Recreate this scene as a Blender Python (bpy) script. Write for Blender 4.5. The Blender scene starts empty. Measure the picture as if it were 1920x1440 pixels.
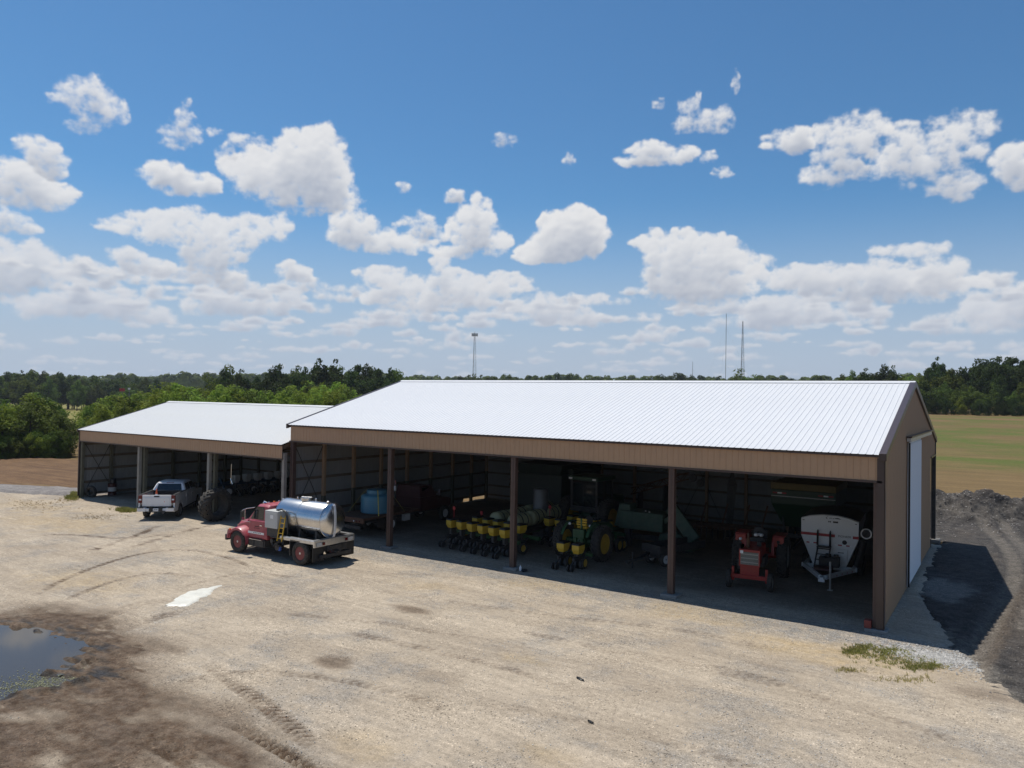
import bpy, bmesh, math, random
import numpy as np
from mathutils import Matrix, Vector

random.seed(7)
RNG = np.random.RandomState(11)
S = bpy.context.scene
COL = S.collection
PI = math.pi

# ------------------------------------------------------------------ camera
CAM = np.array([3.516, -27.4715, 7.5324]); YAW, PIT, ROL, FPX = .5877, .0182, .0169, 1401.76
_f = np.array([-math.sin(YAW)*math.cos(PIT), math.cos(YAW)*math.cos(PIT), math.sin(PIT)])
_r0 = np.array([math.cos(YAW), math.sin(YAW), 0.]); _u0 = np.cross(_r0, _f)
_r = _r0*math.cos(ROL) + _u0*math.sin(ROL); _u = -_r0*math.sin(ROL) + _u0*math.cos(ROL)
cam = bpy.data.cameras.new('camera'); camo = bpy.data.objects.new('camera', cam); COL.objects.link(camo)
cam.sensor_fit = 'HORIZONTAL'; cam.sensor_width = 36.0; cam.lens = 36.0*FPX/1920
cam.clip_start = .1; cam.clip_end = 9000
camo.matrix_world = Matrix(((_r[0], _u[0], -_f[0], CAM[0]), (_r[1], _u[1], -_f[1], CAM[1]), (_r[2], _u[2], -_f[2], CAM[2]), (0, 0, 0, 1)))
S.camera = camo

def direction(u, v):
    """unit direction of the line of sight through a point of the photograph"""
    d = _f + _r*(u-960)/FPX + _u*(720-v)/FPX
    return d/np.linalg.norm(d)
def on_ground(u, v, z=0.):
    d = direction(u, v); t = (z-CAM[2])/d[2]; return CAM + t*d

# ------------------------------------------------------------------ exposure
S.view_settings.view_transform = 'Standard'; S.view_settings.look = 'None'
S.view_settings.exposure = EXPO = -0.06; S.view_settings.gamma = 1.0; S.view_settings.use_curve_mapping = False
S.render.engine = 'CYCLES'
S.cycles.max_bounces = 6; S.cycles.diffuse_bounces = 4; S.cycles.glossy_bounces = 3; S.cycles.transmission_bounces = 4
S.cycles.volume_bounces = 0; S.cycles.use_denoising = True; S.cycles.sample_clamp_indirect = 6
S.cycles.caustics_reflective = False; S.cycles.caustics_refractive = False

# ------------------------------------------------------------------ sun
SUN = Vector((-.41, .078, 1.0)).normalized()
sl = bpy.data.lights.new('sun', 'SUN'); sl.energy = 5.0; sl.angle = math.radians(.53); sl.color = (1, .95, .86)
so = bpy.data.objects.new('sun', sl); COL.objects.link(so)
so.rotation_euler = SUN.to_track_quat('Z', 'Y').to_euler()

# ------------------------------------------------------------------ clouds: coverage and brightness worked out on an azimuth / elevation chart of the sky
def perlin(x, y, seed):
    rs = np.random.RandomState(seed); perm = rs.permutation(256); g = rs.rand(256)*2*PI
    gx, gy = np.cos(g), np.sin(g)
    xi = np.floor(x).astype(int); yi = np.floor(y).astype(int); xf = x-xi; yf = y-yi
    def dot(a, b, dx, dy):
        k = perm[(perm[(xi+a) & 255] + yi+b) & 255]; return gx[k]*dx + gy[k]*dy
    u = xf*xf*xf*(xf*(xf*6-15)+10); v = yf*yf*yf*(yf*(yf*6-15)+10)
    a = dot(0, 0, xf, yf); b = dot(1, 0, xf-1, yf); c = dot(0, 1, xf, yf-1); d = dot(1, 1, xf-1, yf-1)
    return (a+(b-a)*u) + ((c+(d-c)*u)-(a+(b-a)*u))*v
def fbm(x, y, seed, n=5, gain=.5, billow=False):
    s = 0; a = 1; t = 0
    for i in range(n):
        p = perlin(x*2**i+i*17.3, y*2**i-i*9.1, seed+i)
        s = s + a*(np.abs(p)*2-.5 if billow else p); t += a; a *= gain
    return s/t
def sstep(a, b, x):
    t = np.clip((x-a)/(b-a), 0, 1); return t*t*(3-2*t)
def blur(a, k):
    for ax in (0, 1):
        c = np.cumsum(np.concatenate([np.repeat(np.take(a, [0], ax), k+1, ax), a, np.repeat(np.take(a, [-1], ax), k, ax)], ax), ax)
        n = a.shape[ax]
        a = (np.take(c, range(2*k+1, 2*k+1+n), ax)-np.take(c, range(0, n), ax))/(2*k+1)
    return a

# every cloud: softness, puffs (x, y, rx, ry) measured on the photograph
CLOUDS = [
 (.9, [(150,165,24,20),(165,190,40,36),(195,208,26,26),(156,240,26,12),(172,155,12,14),(108,184,18,10),(232,210,12,20)]),
 (1., [(346,222,18,20),(332,250,32,24),(322,270,20,10),(402,248,14,8),(352,196,8,10)]),
 (.9, [(470,270,36,18),(425,290,18,20)]),
 (.45, [(565,268,40,28),(612,285,36,46),(590,320,62,50),(478,325,58,40),(555,352,92,50),(622,372,54,30),(520,310,50,40),(468,318,44,30)]),
 (.4, [(300,326,36,20),(345,345,62,25),(388,354,24,12),(318,322,30,18)]),
 (.6, [(65,278,28,20),(88,300,30,24),(96,320,22,18),(40,272,14,12)]),
 (.5, [(18,350,62,36),(82,366,52,22),(112,358,26,14),(40,332,34,22)]),
 (.7, [(8,418,36,20),(45,432,22,12)]),
 (.5, [(25,492,60,36),(85,512,60,24),(10,528,52,36),(118,512,36,10)]),
 (.55, [(220,425,34,14),(300,430,72,26),(360,428,62,34),(420,450,60,36),(482,432,50,28),(522,424,24,26),(400,482,52,24),(384,506,44,30),(430,530,30,20)]),
 (.5, [(228,480,30,18),(272,502,46,17),(300,512,24,9)]),
 (.35, [(548,510,30,20),(562,518,24,14)]),
 (.45, [(660,420,36,34),(692,448,72,28),(760,460,62,20),(648,440,30,26)]),
 (.8, [(785,420,44,20),(800,444,40,18)]),
 (.45, [(893,405,34,36),(880,440,46,42),(926,456,34,28),(850,474,40,14)]),
 (.25, [(1034,420,30,24),(1082,412,42,26),(1106,448,36,32),(1052,450,62,30),(1022,474,56,20),(1000,487,48,11),(1072,472,54,20)]),
 (.5, [(1215,280,40,18),(1242,294,50,20),(1188,306,36,9),(1290,288,22,14)]),
 (.9, [(1310,232,50,20),(1350,224,28,24),(1292,206,24,22),(1308,186,8,16)]),
 (.8, [(1330,294,16,14),(1356,325,20,11)]), (1.1, [(1376,160,8,22)]), (1.1, [(1236,196,14,10)]), (1.1, [(944,266,24,12)]), (1.1, [(1068,300,14,14)]),
 (.45, [(1474,264,42,22),(1496,272,26,18)]),
 (.65, [(1596,246,58,32),(1580,284,50,30),(1550,330,46,24),(1600,322,26,18)]),
 (.7, [(1800,245,50,30),(1742,290,80,40),(1716,300,62,40),(1662,305,32,28),(1792,352,36,28),(1690,248,32,20)]),
 (.5, [(1898,300,32,28),(1915,335,28,22),(1935,310,30,40)]),
 (.8, [(756,354,14,11)]), (.7, [(846,368,22,14),(862,374,12,8)]),
 (.4, [(1262,452,52,22),(1222,462,38,18),(1342,470,56,28),(1300,492,92,30),(1392,500,62,26),(1250,522,50,26),(1310,545,104,36),(1262,440,14,14)]),
 (.4, [(1474,522,72,22),(1562,516,62,20),(1642,515,52,26),(1700,540,92,30),(1600,545,104,25)]),
 (.5, [(1702,470,54,14),(1752,505,42,26),(1775,532,62,28)]),
 (.4, [(1490,580,62,30),(1428,590,42,32),(1455,600,60,20)]),
 (.5, [(150,570,72,22),(222,568,54,24),(85,578,60,22),(262,592,64,18)]),
 (.5, [(440,560,62,20),(402,575,62,20),(540,560,28,18),(482,582,62,14)]), (.9, [(286,548,18,14)]),
 (.45, [(700,515,36,16),(742,532,62,28),(826,500,22,26),(852,530,52,25),(932,540,62,25),(800,562,124,30),(962,525,40,14)]),
 (.45, [(1010,580,62,28),(1062,592,62,24),(1105,563,34,12)]),
 (.4, [(1880,590,70,34),(1930,560,40,30)]),
]
def cloud_chart():
    step = .00105; az0, az1, el0, el1 = -.80, .80, -.02, .66
    A, E = np.meshgrid(np.arange(az0, az1, step), np.arange(el0, el1, step))
    # work in photograph-pixel-like angular units (1 unit = 1/1402 rad); v grows downwards
    X = A*FPX; Y = -E*FPX
    H, W = A.shape
    rgb = np.zeros((H, W, 3)); al = np.zeros((H, W))
    wx = fbm(X/38, Y/38, 3, 4)*22; wy = fbm(X/38, Y/38, 23, 4)*18
    bil = fbm(X/46, Y/46, 41, 5, .5, True)
    fine = fbm(X/24, Y/17, 61, 6, .66)
    rs = np.random.RandomState(5)
    veil = sstep(.27, .02, E)*.90
    vc = np.array([.545, .625, .775])
    rgb += vc*veil[..., None]; al += veil
    # ---- the far rows of cumulus that crowd towards the horizon
    far = []
    for k in range(360):
        e = .012 + .132*(k/360.)**1.05
        t = (e-.012)/.15
        cx = rs.uniform(-.78, .78)*FPX; cy = -e*FPX
        w_ = rs.uniform(16, 52)*(.5+1.0*t); h_ = w_*rs.uniform(.34, .62)*(.62+.45*t)
        P = []
        for j in range(rs.randint(3, 7)):
            q = rs.uniform(-1, 1); hh = h_*(1-.6*q*q)*rs.uniform(.5, 1.05)
            P.append((cx+q*w_, cy-hh*.35, w_*rs.uniform(.35, .6), hh*.8))
        far.append((-e, rs.uniform(.45, .8), P, cy+h_*.2))
    near = []
    for soft, puffs in CLOUDS:
        P = []
        for (px, py, rx, ry) in puffs:
            d = direction(px, py)
            P.append((math.atan2(d@_r0, d@np.array([-math.sin(YAW), math.cos(YAW), 0]))*FPX, -math.asin(d[2])*FPX, rx, ry))
        extra = []
        for (px, py, rx, ry) in P:
            for j in range(int(4+rx*ry/260)):
                th = rs.uniform(-.35, PI+.35); q = rs.uniform(.25, .45)
                extra.append((px+math.cos(th)*rx*rs.uniform(.6, .95), py-math.sin(th)*ry*rs.uniform(.55, .9), min(rx, 40)*q, min(max(ry, rx*.45), 36)*q))
        ym = float(np.mean([p[1] for p in P]))
        near.append((ym/FPX, soft, P+extra, max(p[1]+p[3] for p in P)))
    for e_key, soft, P, yb in sorted(far+near, key=lambda c: -c[0]):
        small = yb > -.17*FPX
        x0 = min(p[0]-p[2] for p in P)-50; x1 = max(p[0]+p[2] for p in P)+50
        y0 = min(p[1]-p[3] for p in P)-45; y1 = max(p[1]+p[3] for p in P)+45
        ci = np.where((X[0] > x0) & (X[0] < x1))[0]; ri = np.where((Y[:, 0] > y0) & (Y[:, 0] < y1))[0]
        if len(ci) < 5 or len(ri) < 5: continue
        sl_ = (slice(ri[0], ri[-1]+1), slice(ci[0], ci[-1]+1)); W0 = ci[-1]+1-ci[0]
        ws = .35 if len(P) < 8 and small else .62
        xs = X[sl_]+wx[sl_]*ws; ys = Y[sl_]+wy[sl_]*ws
        acc_ = np.zeros(xs.shape)
        for (px, py, rx, ry) in P:
            dd = ((xs-px)/(rx*1.03))**2 + ((ys-py)/(ry*1.06))**2
            acc_ += np.exp(np.clip((1-dd)*3.4, -12, 4))
        field = np.log(acc_+1e-6)/3.4
        flat = sstep(yb+10, yb-6, Y[sl_]+wy[sl_]*.4)          # flat base
        F = np.minimum(field, 1.15) + bil[sl_]*(.36+soft*.5) + fine[sl_]*(.62+soft*1.5) - (1-flat)*.9
        a = sstep(-.03, .36+soft*1.15, F)*(1-.14*soft)
        hs = max(10., (yb-min(p[1]-p[3] for p in P))*.55)
        acc = np.zeros(W0); out = np.zeros_like(F); kdec = 1-1.2*step*FPX/hs
        Fc = np.clip(F, 0, 1.0)
        for r in range(F.shape[0]-1, -1, -1):
            acc = acc*kdec + Fc[r]*step*FPX/hs; out[r] = acc
        out = blur(out, 4)
        Fs = blur(F, 2)
        gy_ = np.gradient(Fs, axis=0); gx_ = np.gradient(Fs, axis=1)
        relief = np.clip(-gy_*2.6 + gx_*1.0, -.30, .30)
        low = sstep(.20, .75, out)
        lit = np.clip(1.03 - .80*low + relief*(.62-.25*soft) + bil[sl_]*.22*(low+.3), .0, 1.08)
        c = np.array([.44, .49, .60])*(1-lit[..., None]) + np.array([.95, .95, .96])*lit[..., None]
        hz = sstep(.23, .03, -e_key)*.55
        c = c*(1-hz)+vc*hz
        a = a*(1-.22*sstep(.10, .02, -e_key))
        rgb[sl_] = rgb[sl_]*(1-a[..., None]) + c*a[..., None]; al[sl_] = al[sl_]*(1-a)+a
    # feather to nothing at the chart's borders, where the all-round chart takes over
    wgt = sstep(-.80, -.70, A)*sstep(.80, .70, A)*sstep(.66, .54, E)
    return rgb*wgt[..., None], al*wgt, (az0, az1, el0, el1)
def round_chart():
    step = 2*PI/1200
    A, E = np.meshgrid(np.arange(1200)*step-PI, np.arange(300)*(PI/2/300)+.001)
    k = 1/np.maximum(np.sin(E), .035)
    px = np.cos(E)*np.sin(A)*k*1.25; py = np.cos(E)*np.cos(A)*k*1.25
    px = np.sign(px)*np.abs(px)**.8; py = np.sign(py)*np.abs(py)**.8
    n = fbm(px*.9+40, py*.9+40, 71, 6, .55) + .35*fbm(px*2.3+9, py*2.3, 91, 4, .5, True)
    a = sstep(.02, .22, n - .06*sstep(.1, .9, E))
    c = np.array([.90, .91, .94])*np.ones(A.shape+(1,))*(1-.28*sstep(.1, .45, n))[..., None]
    veil = sstep(.27, .02, E)*.90
    a2 = a+veil*(1-a)
    rgb = c*a[..., None] + np.array([.545, .625, .775])*(veil*(1-a))[..., None]
    keep = 1-sstep(-.80, -.70, A)*sstep(.80, .70, A)*sstep(.66, .54, E)
    return rgb*keep[..., None], a2*keep
def to_image(name, rgb, al):
    h, w = al.shape
    im = bpy.data.images.new(name, w, h, alpha=True, float_buffer=True, is_data=True)
    px = np.ones((h, w, 4), np.float32)
    px[..., :3] = rgb
    im.pixels.foreach_set(px.ravel()); im.update(); im.pack()
    im2 = bpy.data.images.new(name+'_cover', w, h, alpha=False, float_buffer=True, is_data=True)
    px[..., :3] = al[..., None]; im2.pixels.foreach_set(px.ravel()); im2.update(); im2.pack()
    return im, im2

# ------------------------------------------------------------------ world
world = bpy.data.worlds.new('World'); S.world = world; world.use_nodes = True
nt = world.node_tree; nt.nodes.clear()
def N(tree, t, **kw):
    n = tree.nodes.new(t)
    for k, v in kw.items():
        if k == 'inp':
            for i, val in v.items(): n.inputs[i].default_value = val
        else: setattr(n, k, v)
    return n
def L(tree, a, b): tree.links.new(a, b)
sky = N(nt, 'ShaderNodeTexSky', sky_type='NISHITA', sun_disc=False)
sky.sun_elevation = math.asin(SUN.z); sky.sun_rotation = math.atan2(SUN.x, SUN.y)
sky.altitude = 150; sky.air_density = 1.0; sky.dust_density = .35; sky.ozone_density = 3.0
SKYS = .10
tc = N(nt, 'ShaderNodeTexCoord')
def vmath(op, a, b=None):
    n = N(nt, 'ShaderNodeVectorMath', operation=op)
    if hasattr(a, 'links'): L(nt, a, n.inputs[0])
    else: n.inputs[0].default_value = a
    if b is not None:
        if hasattr(b, 'links'): L(nt, b, n.inputs[1])
        else: n.inputs[1].default_value = b
    return n
def wm(op, a, b=None, c=None):
    n = N(nt, 'ShaderNodeMath', operation=op)
    for i, q in enumerate((a, b, c)):
        if q is None: continue
        if hasattr(q, 'links'): L(nt, q, n.inputs[i])
        else: n.inputs[i].default_value = q
    return n.outputs[0]
D = vmath('NORMALIZE', tc.outputs['Generated']).outputs[0]
dr = vmath('DOT_PRODUCT', D, tuple(_r0)).outputs['Value']
df = vmath('DOT_PRODUCT', D, (-math.sin(YAW), math.cos(YAW), 0)).outputs['Value']
sep = N(nt, 'ShaderNodeSeparateXYZ'); L(nt, D, sep.inputs[0])
azn = wm('ARCTAN2', dr, df); eln = wm('ARCSINE', sep.outputs[2])
rgbA, alA, (az0, az1, el0, el1) = cloud_chart()
rgbB, alB = round_chart()
imA, imA2 = to_image('cloud_chart', rgbA, alA); imB, imB2 = to_image('cloud_round', rgbB, alB)
def chart(im, u0, u1, v0, v1, ext):
    u = wm('DIVIDE', wm('SUBTRACT', azn, u0), u1-u0); v = wm('DIVIDE', wm('SUBTRACT', eln, v0), v1-v0)
    cb = N(nt, 'ShaderNodeCombineXYZ'); L(nt, u, cb.inputs[0]); L(nt, v, cb.inputs[1])
    t = N(nt, 'ShaderNodeTexImage', image=im, extension=ext, interpolation='Cubic'); L(nt, cb.outputs[0], t.inputs[0])
    return t.outputs[0]
def scale(c, s):
    n = N(nt, 'ShaderNodeVectorMath', operation='SCALE'); L(nt, c, n.inputs[0])
    if hasattr(s, 'links'): L(nt, s, n.inputs['Scale'])
    else: n.inputs['Scale'].default_value = s
    return n.outputs[0]
CLOUDGAIN = .86
tint = vmath('MULTIPLY', sky.outputs[0], (.545, .885, 1.06))
res = tint.outputs[0]
# deepen the clear blue a little, as the photograph's sky
for im, cov, args in ((imB, imB2, (-PI, PI, 0.001, PI/2, 'EXTEND')), (imA, imA2, (az0, az1, el0, el1, 'CLIP'))):
    c = chart(im, *args); a = chart(cov, *args)
    inv = wm('SUBTRACT', 1.0, a)
    res = vmath('ADD', scale(res, inv), scale(c, CLOUDGAIN/SKYS)).outputs[0]
bg = N(nt, 'ShaderNodeBackground'); bg.inputs['Strength'].default_value = SKYS
L(nt, res, bg.inputs['Color'])
wo = N(nt, 'ShaderNodeOutputWorld'); L(nt, bg.outputs[0], wo.inputs['Surface'])

# ================================================================== toolkit
class MB:
    """collects shapes and links them as one mesh object"""
    def __init__(s): s.v = []; s.f = []; s.m = []
    def add(s, vs, fs, mi=0):
        o = len(s.v); s.v += [tuple(map(float, p)) for p in vs]
        for f in fs: s.f.append(tuple(i+o for i in f)); s.m.append(mi)
        return s
    def box(s, x0, x1, y0, y1, z0, z1, mi=0):
        return s.add([(x0,y0,z0),(x1,y0,z0),(x1,y1,z0),(x0,y1,z0),(x0,y0,z1),(x1,y0,z1),(x1,y1,z1),(x0,y1,z1)],
                     [(0,3,2,1),(4,5,6,7),(0,1,5,4),(1,2,6,5),(2,3,7,6),(3,0,4,7)], mi)
    def frust(s, a, b, mi=0):
        """a, b = (x0,x1,y0,y1,z): a tapered box"""
        r = lambda q: [(q[0],q[2],q[4]),(q[1],q[2],q[4]),(q[1],q[3],q[4]),(q[0],q[3],q[4])]
        return s.add(r(a)+r(b), [(0,3,2,1),(4,5,6,7),(0,1,5,4),(1,2,6,5),(2,3,7,6),(3,0,4,7)], mi)
    def beam(s, p, q, w, h=None, up=(0,0,1), mi=0):
        h = h or w; p = Vector(p); q = Vector(q); d = (q-p).normalized(); up = Vector(up)
        if abs(d.dot(up)) > .98: up = Vector((1,0,0)) if abs(d.x) < .9 else Vector((0,1,0))
        r = d.cross(up).normalized(); u = r.cross(d).normalized(); vs = []
        for c in (p, q):
            for a, b in ((-1,-1),(1,-1),(1,1),(-1,1)): vs.append(c+r*(a*w/2)+u*(b*h/2))
        return s.add(vs, [(0,3,2,1),(4,5,6,7),(0,1,5,4),(1,2,6,5),(2,3,7,6),(3,0,4,7)], mi)
    def tube(s, p, q, r, r2=None, n=8, mi=0, cap=True):
        r2 = r if r2 is None else r2; p = Vector(p); q = Vector(q); d = (q-p).normalized()
        a = d.orthogonal().normalized(); b = d.cross(a); vs = []
        for c, R in ((p, r), (q, r2)):
            for i in range(n):
                t = 2*PI*i/n; vs.append(c+(a*math.cos(t)+b*math.sin(t))*R)
        fs = [(i, (i+1) % n, n+(i+1) % n, n+i) for i in range(n)]
        if cap: fs += [tuple(range(n))[::-1], tuple(range(n, 2*n))]
        return s.add(vs, fs, mi)
    def path(s, pts, r, n=6, mi=0):
        pts = [Vector(p) for p in pts]; vs = []; prev = None
        for i, p in enumerate(pts):
            d = (pts[min(i+1, len(pts)-1)]-pts[max(i-1, 0)]).normalized()
            a = d.orthogonal().normalized() if prev is None else (prev-d*prev.dot(d)).normalized()
            prev = a; b = d.cross(a)
            for k in range(n):
                t = 2*PI*k/n; vs.append(p+(a*math.cos(t)+b*math.sin(t))*r)
        fs = []
        for i in range(len(pts)-1):
            for k in range(n): fs.append((i*n+k, i*n+(k+1) % n, (i+1)*n+(k+1) % n, (i+1)*n+k))
        fs += [tuple(range(n))[::-1], tuple(range((len(pts)-1)*n, len(pts)*n))]
        return s.add(vs, fs, mi)
    def lathe(s, prof, c=(0,0,0), axis='y', n=20, mi=0, closed=False):
        """prof: list of (radius, position along the axis)"""
        vs = []; c = Vector(c)
        for (r, h) in prof:
            for k in range(n):
                t = 2*PI*k/n; a, b = r*math.cos(t), r*math.sin(t)
                vs.append(c+Vector((a, h, b) if axis == 'y' else (h, a, b) if axis == 'x' else (a, b, h)))
        fs = []; m = len(prof)
        for i in range(m if closed else m-1):
            j = (i+1) % m
            for k in range(n): fs.append((i*n+k, i*n+(k+1) % n, j*n+(k+1) % n, j*n+k))
        if not closed: fs += [tuple(range(n)), tuple(range((m-1)*n, m*n))]
        return s.add(vs, fs, mi)
    def prism(s, poly, axis, a, b, mi=0):
        """poly in the two other coordinates, swept along axis from a to b"""
        def P(u, v, t): return {'x': (t, u, v), 'y': (u, t, v), 'z': (u, v, t)}[axis]
        n = len(poly); vs = [P(u, v, a) for u, v in poly]+[P(u, v, b) for u, v in poly]
        return s.add(vs, [tuple(range(n))[::-1], tuple(range(n, 2*n))]+[(i, (i+1) % n, n+(i+1) % n, n+i) for i in range(n)], mi)
    def loft(s, rings, mi=0, cap=True):
        n = len(rings[0]); vs = [p for r in rings for p in r]; fs = []
        for i in range(len(rings)-1):
            for k in range(n): fs.append((i*n+k, i*n+(k+1) % n, (i+1)*n+(k+1) % n, (i+1)*n+k))
        if cap: fs += [tuple(range(n))[::-1], tuple(range((len(rings)-1)*n, len(rings)*n))]
        return s.add(vs, fs, mi)
    def quad(s, a, b, c, d, mi=0): return s.add([a, b, c, d], [(0,1,2,3)], mi)
    def slab(s, pts, t, mi=0):
        """a flat polygon given real thickness t against its normal"""
        P = [Vector(p) for p in pts]; nrm = (P[1]-P[0]).cross(P[2]-P[0]).normalized()*t; n = len(P)
        return s.add(P+[p-nrm for p in P], [tuple(range(n)), tuple(range(n, 2*n))[::-1]]+[(i, n+i, n+(i+1) % n, (i+1) % n) for i in range(n)], mi)
    def ball(s, c, rx, ry, rz, n=8, m=5, mi=0):
        rings = []
        for i in range(1, m):
            t = PI*i/m; rings.append([(c[0]+rx*math.sin(t)*math.cos(2*PI*k/n), c[1]+ry*math.sin(t)*math.sin(2*PI*k/n), c[2]-rz*math.cos(t)) for k in range(n)])
        return s.loft(rings, mi)
    def mesh(s, name, mats, smooth=0):
        me = bpy.data.meshes.new(name); me.from_pydata(s.v, [], s.f)
        for m in (mats if isinstance(mats, (list, tuple)) else [mats]): me.materials.append(m)
        if any(s.m): me.polygons.foreach_set('material_index', s.m)
        bm = bmesh.new(); bm.from_mesh(me); bmesh.ops.recalc_face_normals(bm, faces=bm.faces); bm.to_mesh(me); bm.free()
        if smooth:
            me.polygons.foreach_set('use_smooth', [True]*len(me.polygons)); me.set_sharp_from_angle(angle=math.radians(smooth))
        me.update(); return me
    def build(s, name, mats, parent=None, smooth=0, bevel=0, label=None):
        o = bpy.data.objects.new(name, s.mesh(name, mats, smooth)); COL.objects.link(o)
        if parent is not None: o.parent = parent
        if bevel:
            b = o.modifiers.new('bevel', 'BEVEL'); b.width = bevel; b.segments = 2; b.limit_method = 'ANGLE'; b.angle_limit = .6; b.harden_normals = False
        if label: o['label'] = label
        return o
def thing(name, label, cat, loc=(0,0,0), rz=0, group=None):
    o = bpy.data.objects.new(name, None); COL.objects.link(o); o.location = loc; o.rotation_euler = (0, 0, rz)
    o.empty_display_size = .2; return tag(o, label, cat, group)
def tag(o, label=None, cat=None, group=None, kind=None):
    if label: o['label'] = label
    if cat: o['category'] = cat
    if group: o['group'] = group
    if kind: o['kind'] = kind
    return o
def copy_tree(o, parent=None):
    c = o.copy(); COL.objects.link(c); c.parent = parent
    for ch in o.children: copy_tree(ch, c)
    return c
def instance(name, me, parent, mtx):
    o = bpy.data.objects.new(name, me); COL.objects.link(o); o.parent = parent; o.matrix_local = mtx; return o

# ================================================================== materials
def mat(name, col, rough=.6, metal=0., var=.12, vscale=3., bump=0., bscale=60., dirt=None, dirt_amt=.0, spec=.5, coat=0.):
    m = bpy.data.materials.new(name); m.use_nodes = True; t = m.node_tree; b = t.nodes['Principled BSDF']
    b.inputs['Roughness'].default_value = rough; b.inputs['Metallic'].default_value = metal
    b.inputs['Specular IOR Level'].default_value = spec
    if coat: b.inputs['Coat Weight'].default_value = coat; b.inputs['Coat Roughness'].default_value = .12
    c = N(t, 'ShaderNodeTexCoord'); n = N(t, 'ShaderNodeTexNoise', inp={'Scale': vscale, 'Detail': 6, 'Roughness': .6}); L(t, c.outputs['Object'], n.inputs['Vector'])
    r = N(t, 'ShaderNodeMapRange', inp={'From Min': .3, 'From Max': .7, 'To Min': 1-var, 'To Max': 1+var}); L(t, n.outputs[0], r.inputs[0])
    sc = N(t, 'ShaderNodeVectorMath', operation='SCALE'); sc.inputs[0].default_value = col; L(t, r.outputs[0], sc.inputs['Scale'])
    out = sc.outputs[0]
    if dirt:
        n2 = N(t, 'ShaderNodeTexNoise', inp={'Scale': vscale*2.3, 'Detail': 8, 'Roughness': .7}); L(t, c.outputs['Object'], n2.inputs['Vector'])
        r2 = N(t, 'ShaderNodeMapRange', inp={'From Min': .42, 'From Max': .72, 'To Min': 0, 'To Max': dirt_amt}); L(t, n2.outputs[0], r2.inputs[0])
        mx = N(t, 'ShaderNodeMix', data_type='RGBA'); L(t, r2.outputs[0], mx.inputs[0]); L(t, out, mx.inputs[6]); mx.inputs[7].default_value = dirt+(1,)
        out = mx.outputs[2]
        rr = N(t, 'ShaderNodeMapRange', inp={'From Min': 0, 'From Max': 1, 'To Min': rough, 'To Max': .9}); L(t, r2.outputs[0], rr.inputs[0]); L(t, rr.outputs[0], b.inputs['Roughness'])
    L(t, out, b.inputs['Base Color'])
    if bump:
        n3 = N(t, 'ShaderNodeTexNoise', inp={'Scale': bscale, 'Detail': 4}); L(t, c.outputs['Object'], n3.inputs['Vector'])
        bp = N(t, 'ShaderNodeBump', inp={'Strength': bump, 'Distance': .02}); L(t, n3.outputs[0], bp.inputs['Height']); L(t, bp.outputs[0], b.inputs['Normal'])
    return m
def rgb(r, g, b):
    f = lambda c: (c/255/12.92) if c <= 10.3 else ((c/255+.055)/1.055)**2.4
    return (f(r), f(g), f(b))
DUST = (.22, .18, .13)
M = {}
M['roof'] = mat('white_roof_steel', (.60, .61, .635), .45, 0, .025, .35, .02, 8, dirt=(.62,.62,.60), dirt_amt=.18)
M['roof_old'] = mat('white_roof_steel_older', (.555, .565, .575), .5, 0, .04, .3, .02, 8, dirt=(.55,.55,.50), dirt_amt=.35)
M['tan'] = mat('tan_wall_steel', (.435, .272, .160), .5, 0, .05, .5, .02, 10, dirt=DUST, dirt_amt=.10)
M['liner'] = mat('pale_sheet_backing', (.26, .265, .26), .55, 0, .08, .6)
M['trim'] = mat('dark_brown_trim', (.055, .036, .034), .30, 0, .08, 1.5)
M['post_brown'] = mat('brown_column', (.080, .046, .036), .6, 0, .18, 2.5, .05, 30, dirt=DUST, dirt_amt=.12)
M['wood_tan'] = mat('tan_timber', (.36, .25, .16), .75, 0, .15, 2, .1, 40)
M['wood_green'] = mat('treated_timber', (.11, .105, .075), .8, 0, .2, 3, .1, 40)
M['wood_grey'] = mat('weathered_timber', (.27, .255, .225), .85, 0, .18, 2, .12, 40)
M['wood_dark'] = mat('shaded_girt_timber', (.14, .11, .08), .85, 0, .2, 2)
M['concrete'] = mat('concrete', (.24, .23, .215), .9, 0, .15, 4, .2, 50)
M['steel_dark'] = mat('dark_painted_steel', (.025, .025, .027), .55, .0, .25, 4, dirt=DUST, dirt_amt=.25)
M['steel_cable'] = mat('brace_rod', (.05, .045, .04), .6, .4)
M['door_white'] = mat('white_door_sheet', (.84, .85, .86), .45, 0, .03, .5)
M['galv'] = mat('galvanised_rail', (.55, .56, .57), .38, .85, .08, 3)
M['rubber'] = mat('tyre_rubber', (.022, .021, .020), .85, 0, .25, 6, .1, 60, dirt=DUST, dirt_amt=.35)
M['rubber_dusty'] = mat('dusty_tyre_rubber', (.030, .028, .026), .85, 0, .3, 4, .1, 60, dirt=DUST, dirt_amt=.28)
M['chrome'] = mat('polished_metal', (.78, .78, .79), .10, 1., .03)
M['stainless'] = mat('stainless_tank', (.66, .655, .65), .24, 1., .08, 1.2, .014, 3)
M['alu'] = mat('bright_aluminium_frame', (.62, .62, .62), .34, 1., .12, 6)
M['glass'] = mat('dark_glass', (.012, .016, .018), .06, 0, .05, spec=.8)
M['lens_red'] = mat('red_lens', (.13, .008, .010), .2)
M['lens_amber'] = mat('amber_lens', (.7, .18, .02), .25)
M['lens_clear'] = mat('clear_lens', (.75, .76, .78), .12)
M['black'] = mat('black_plastic', (.012, .012, .013), .5)

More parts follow.
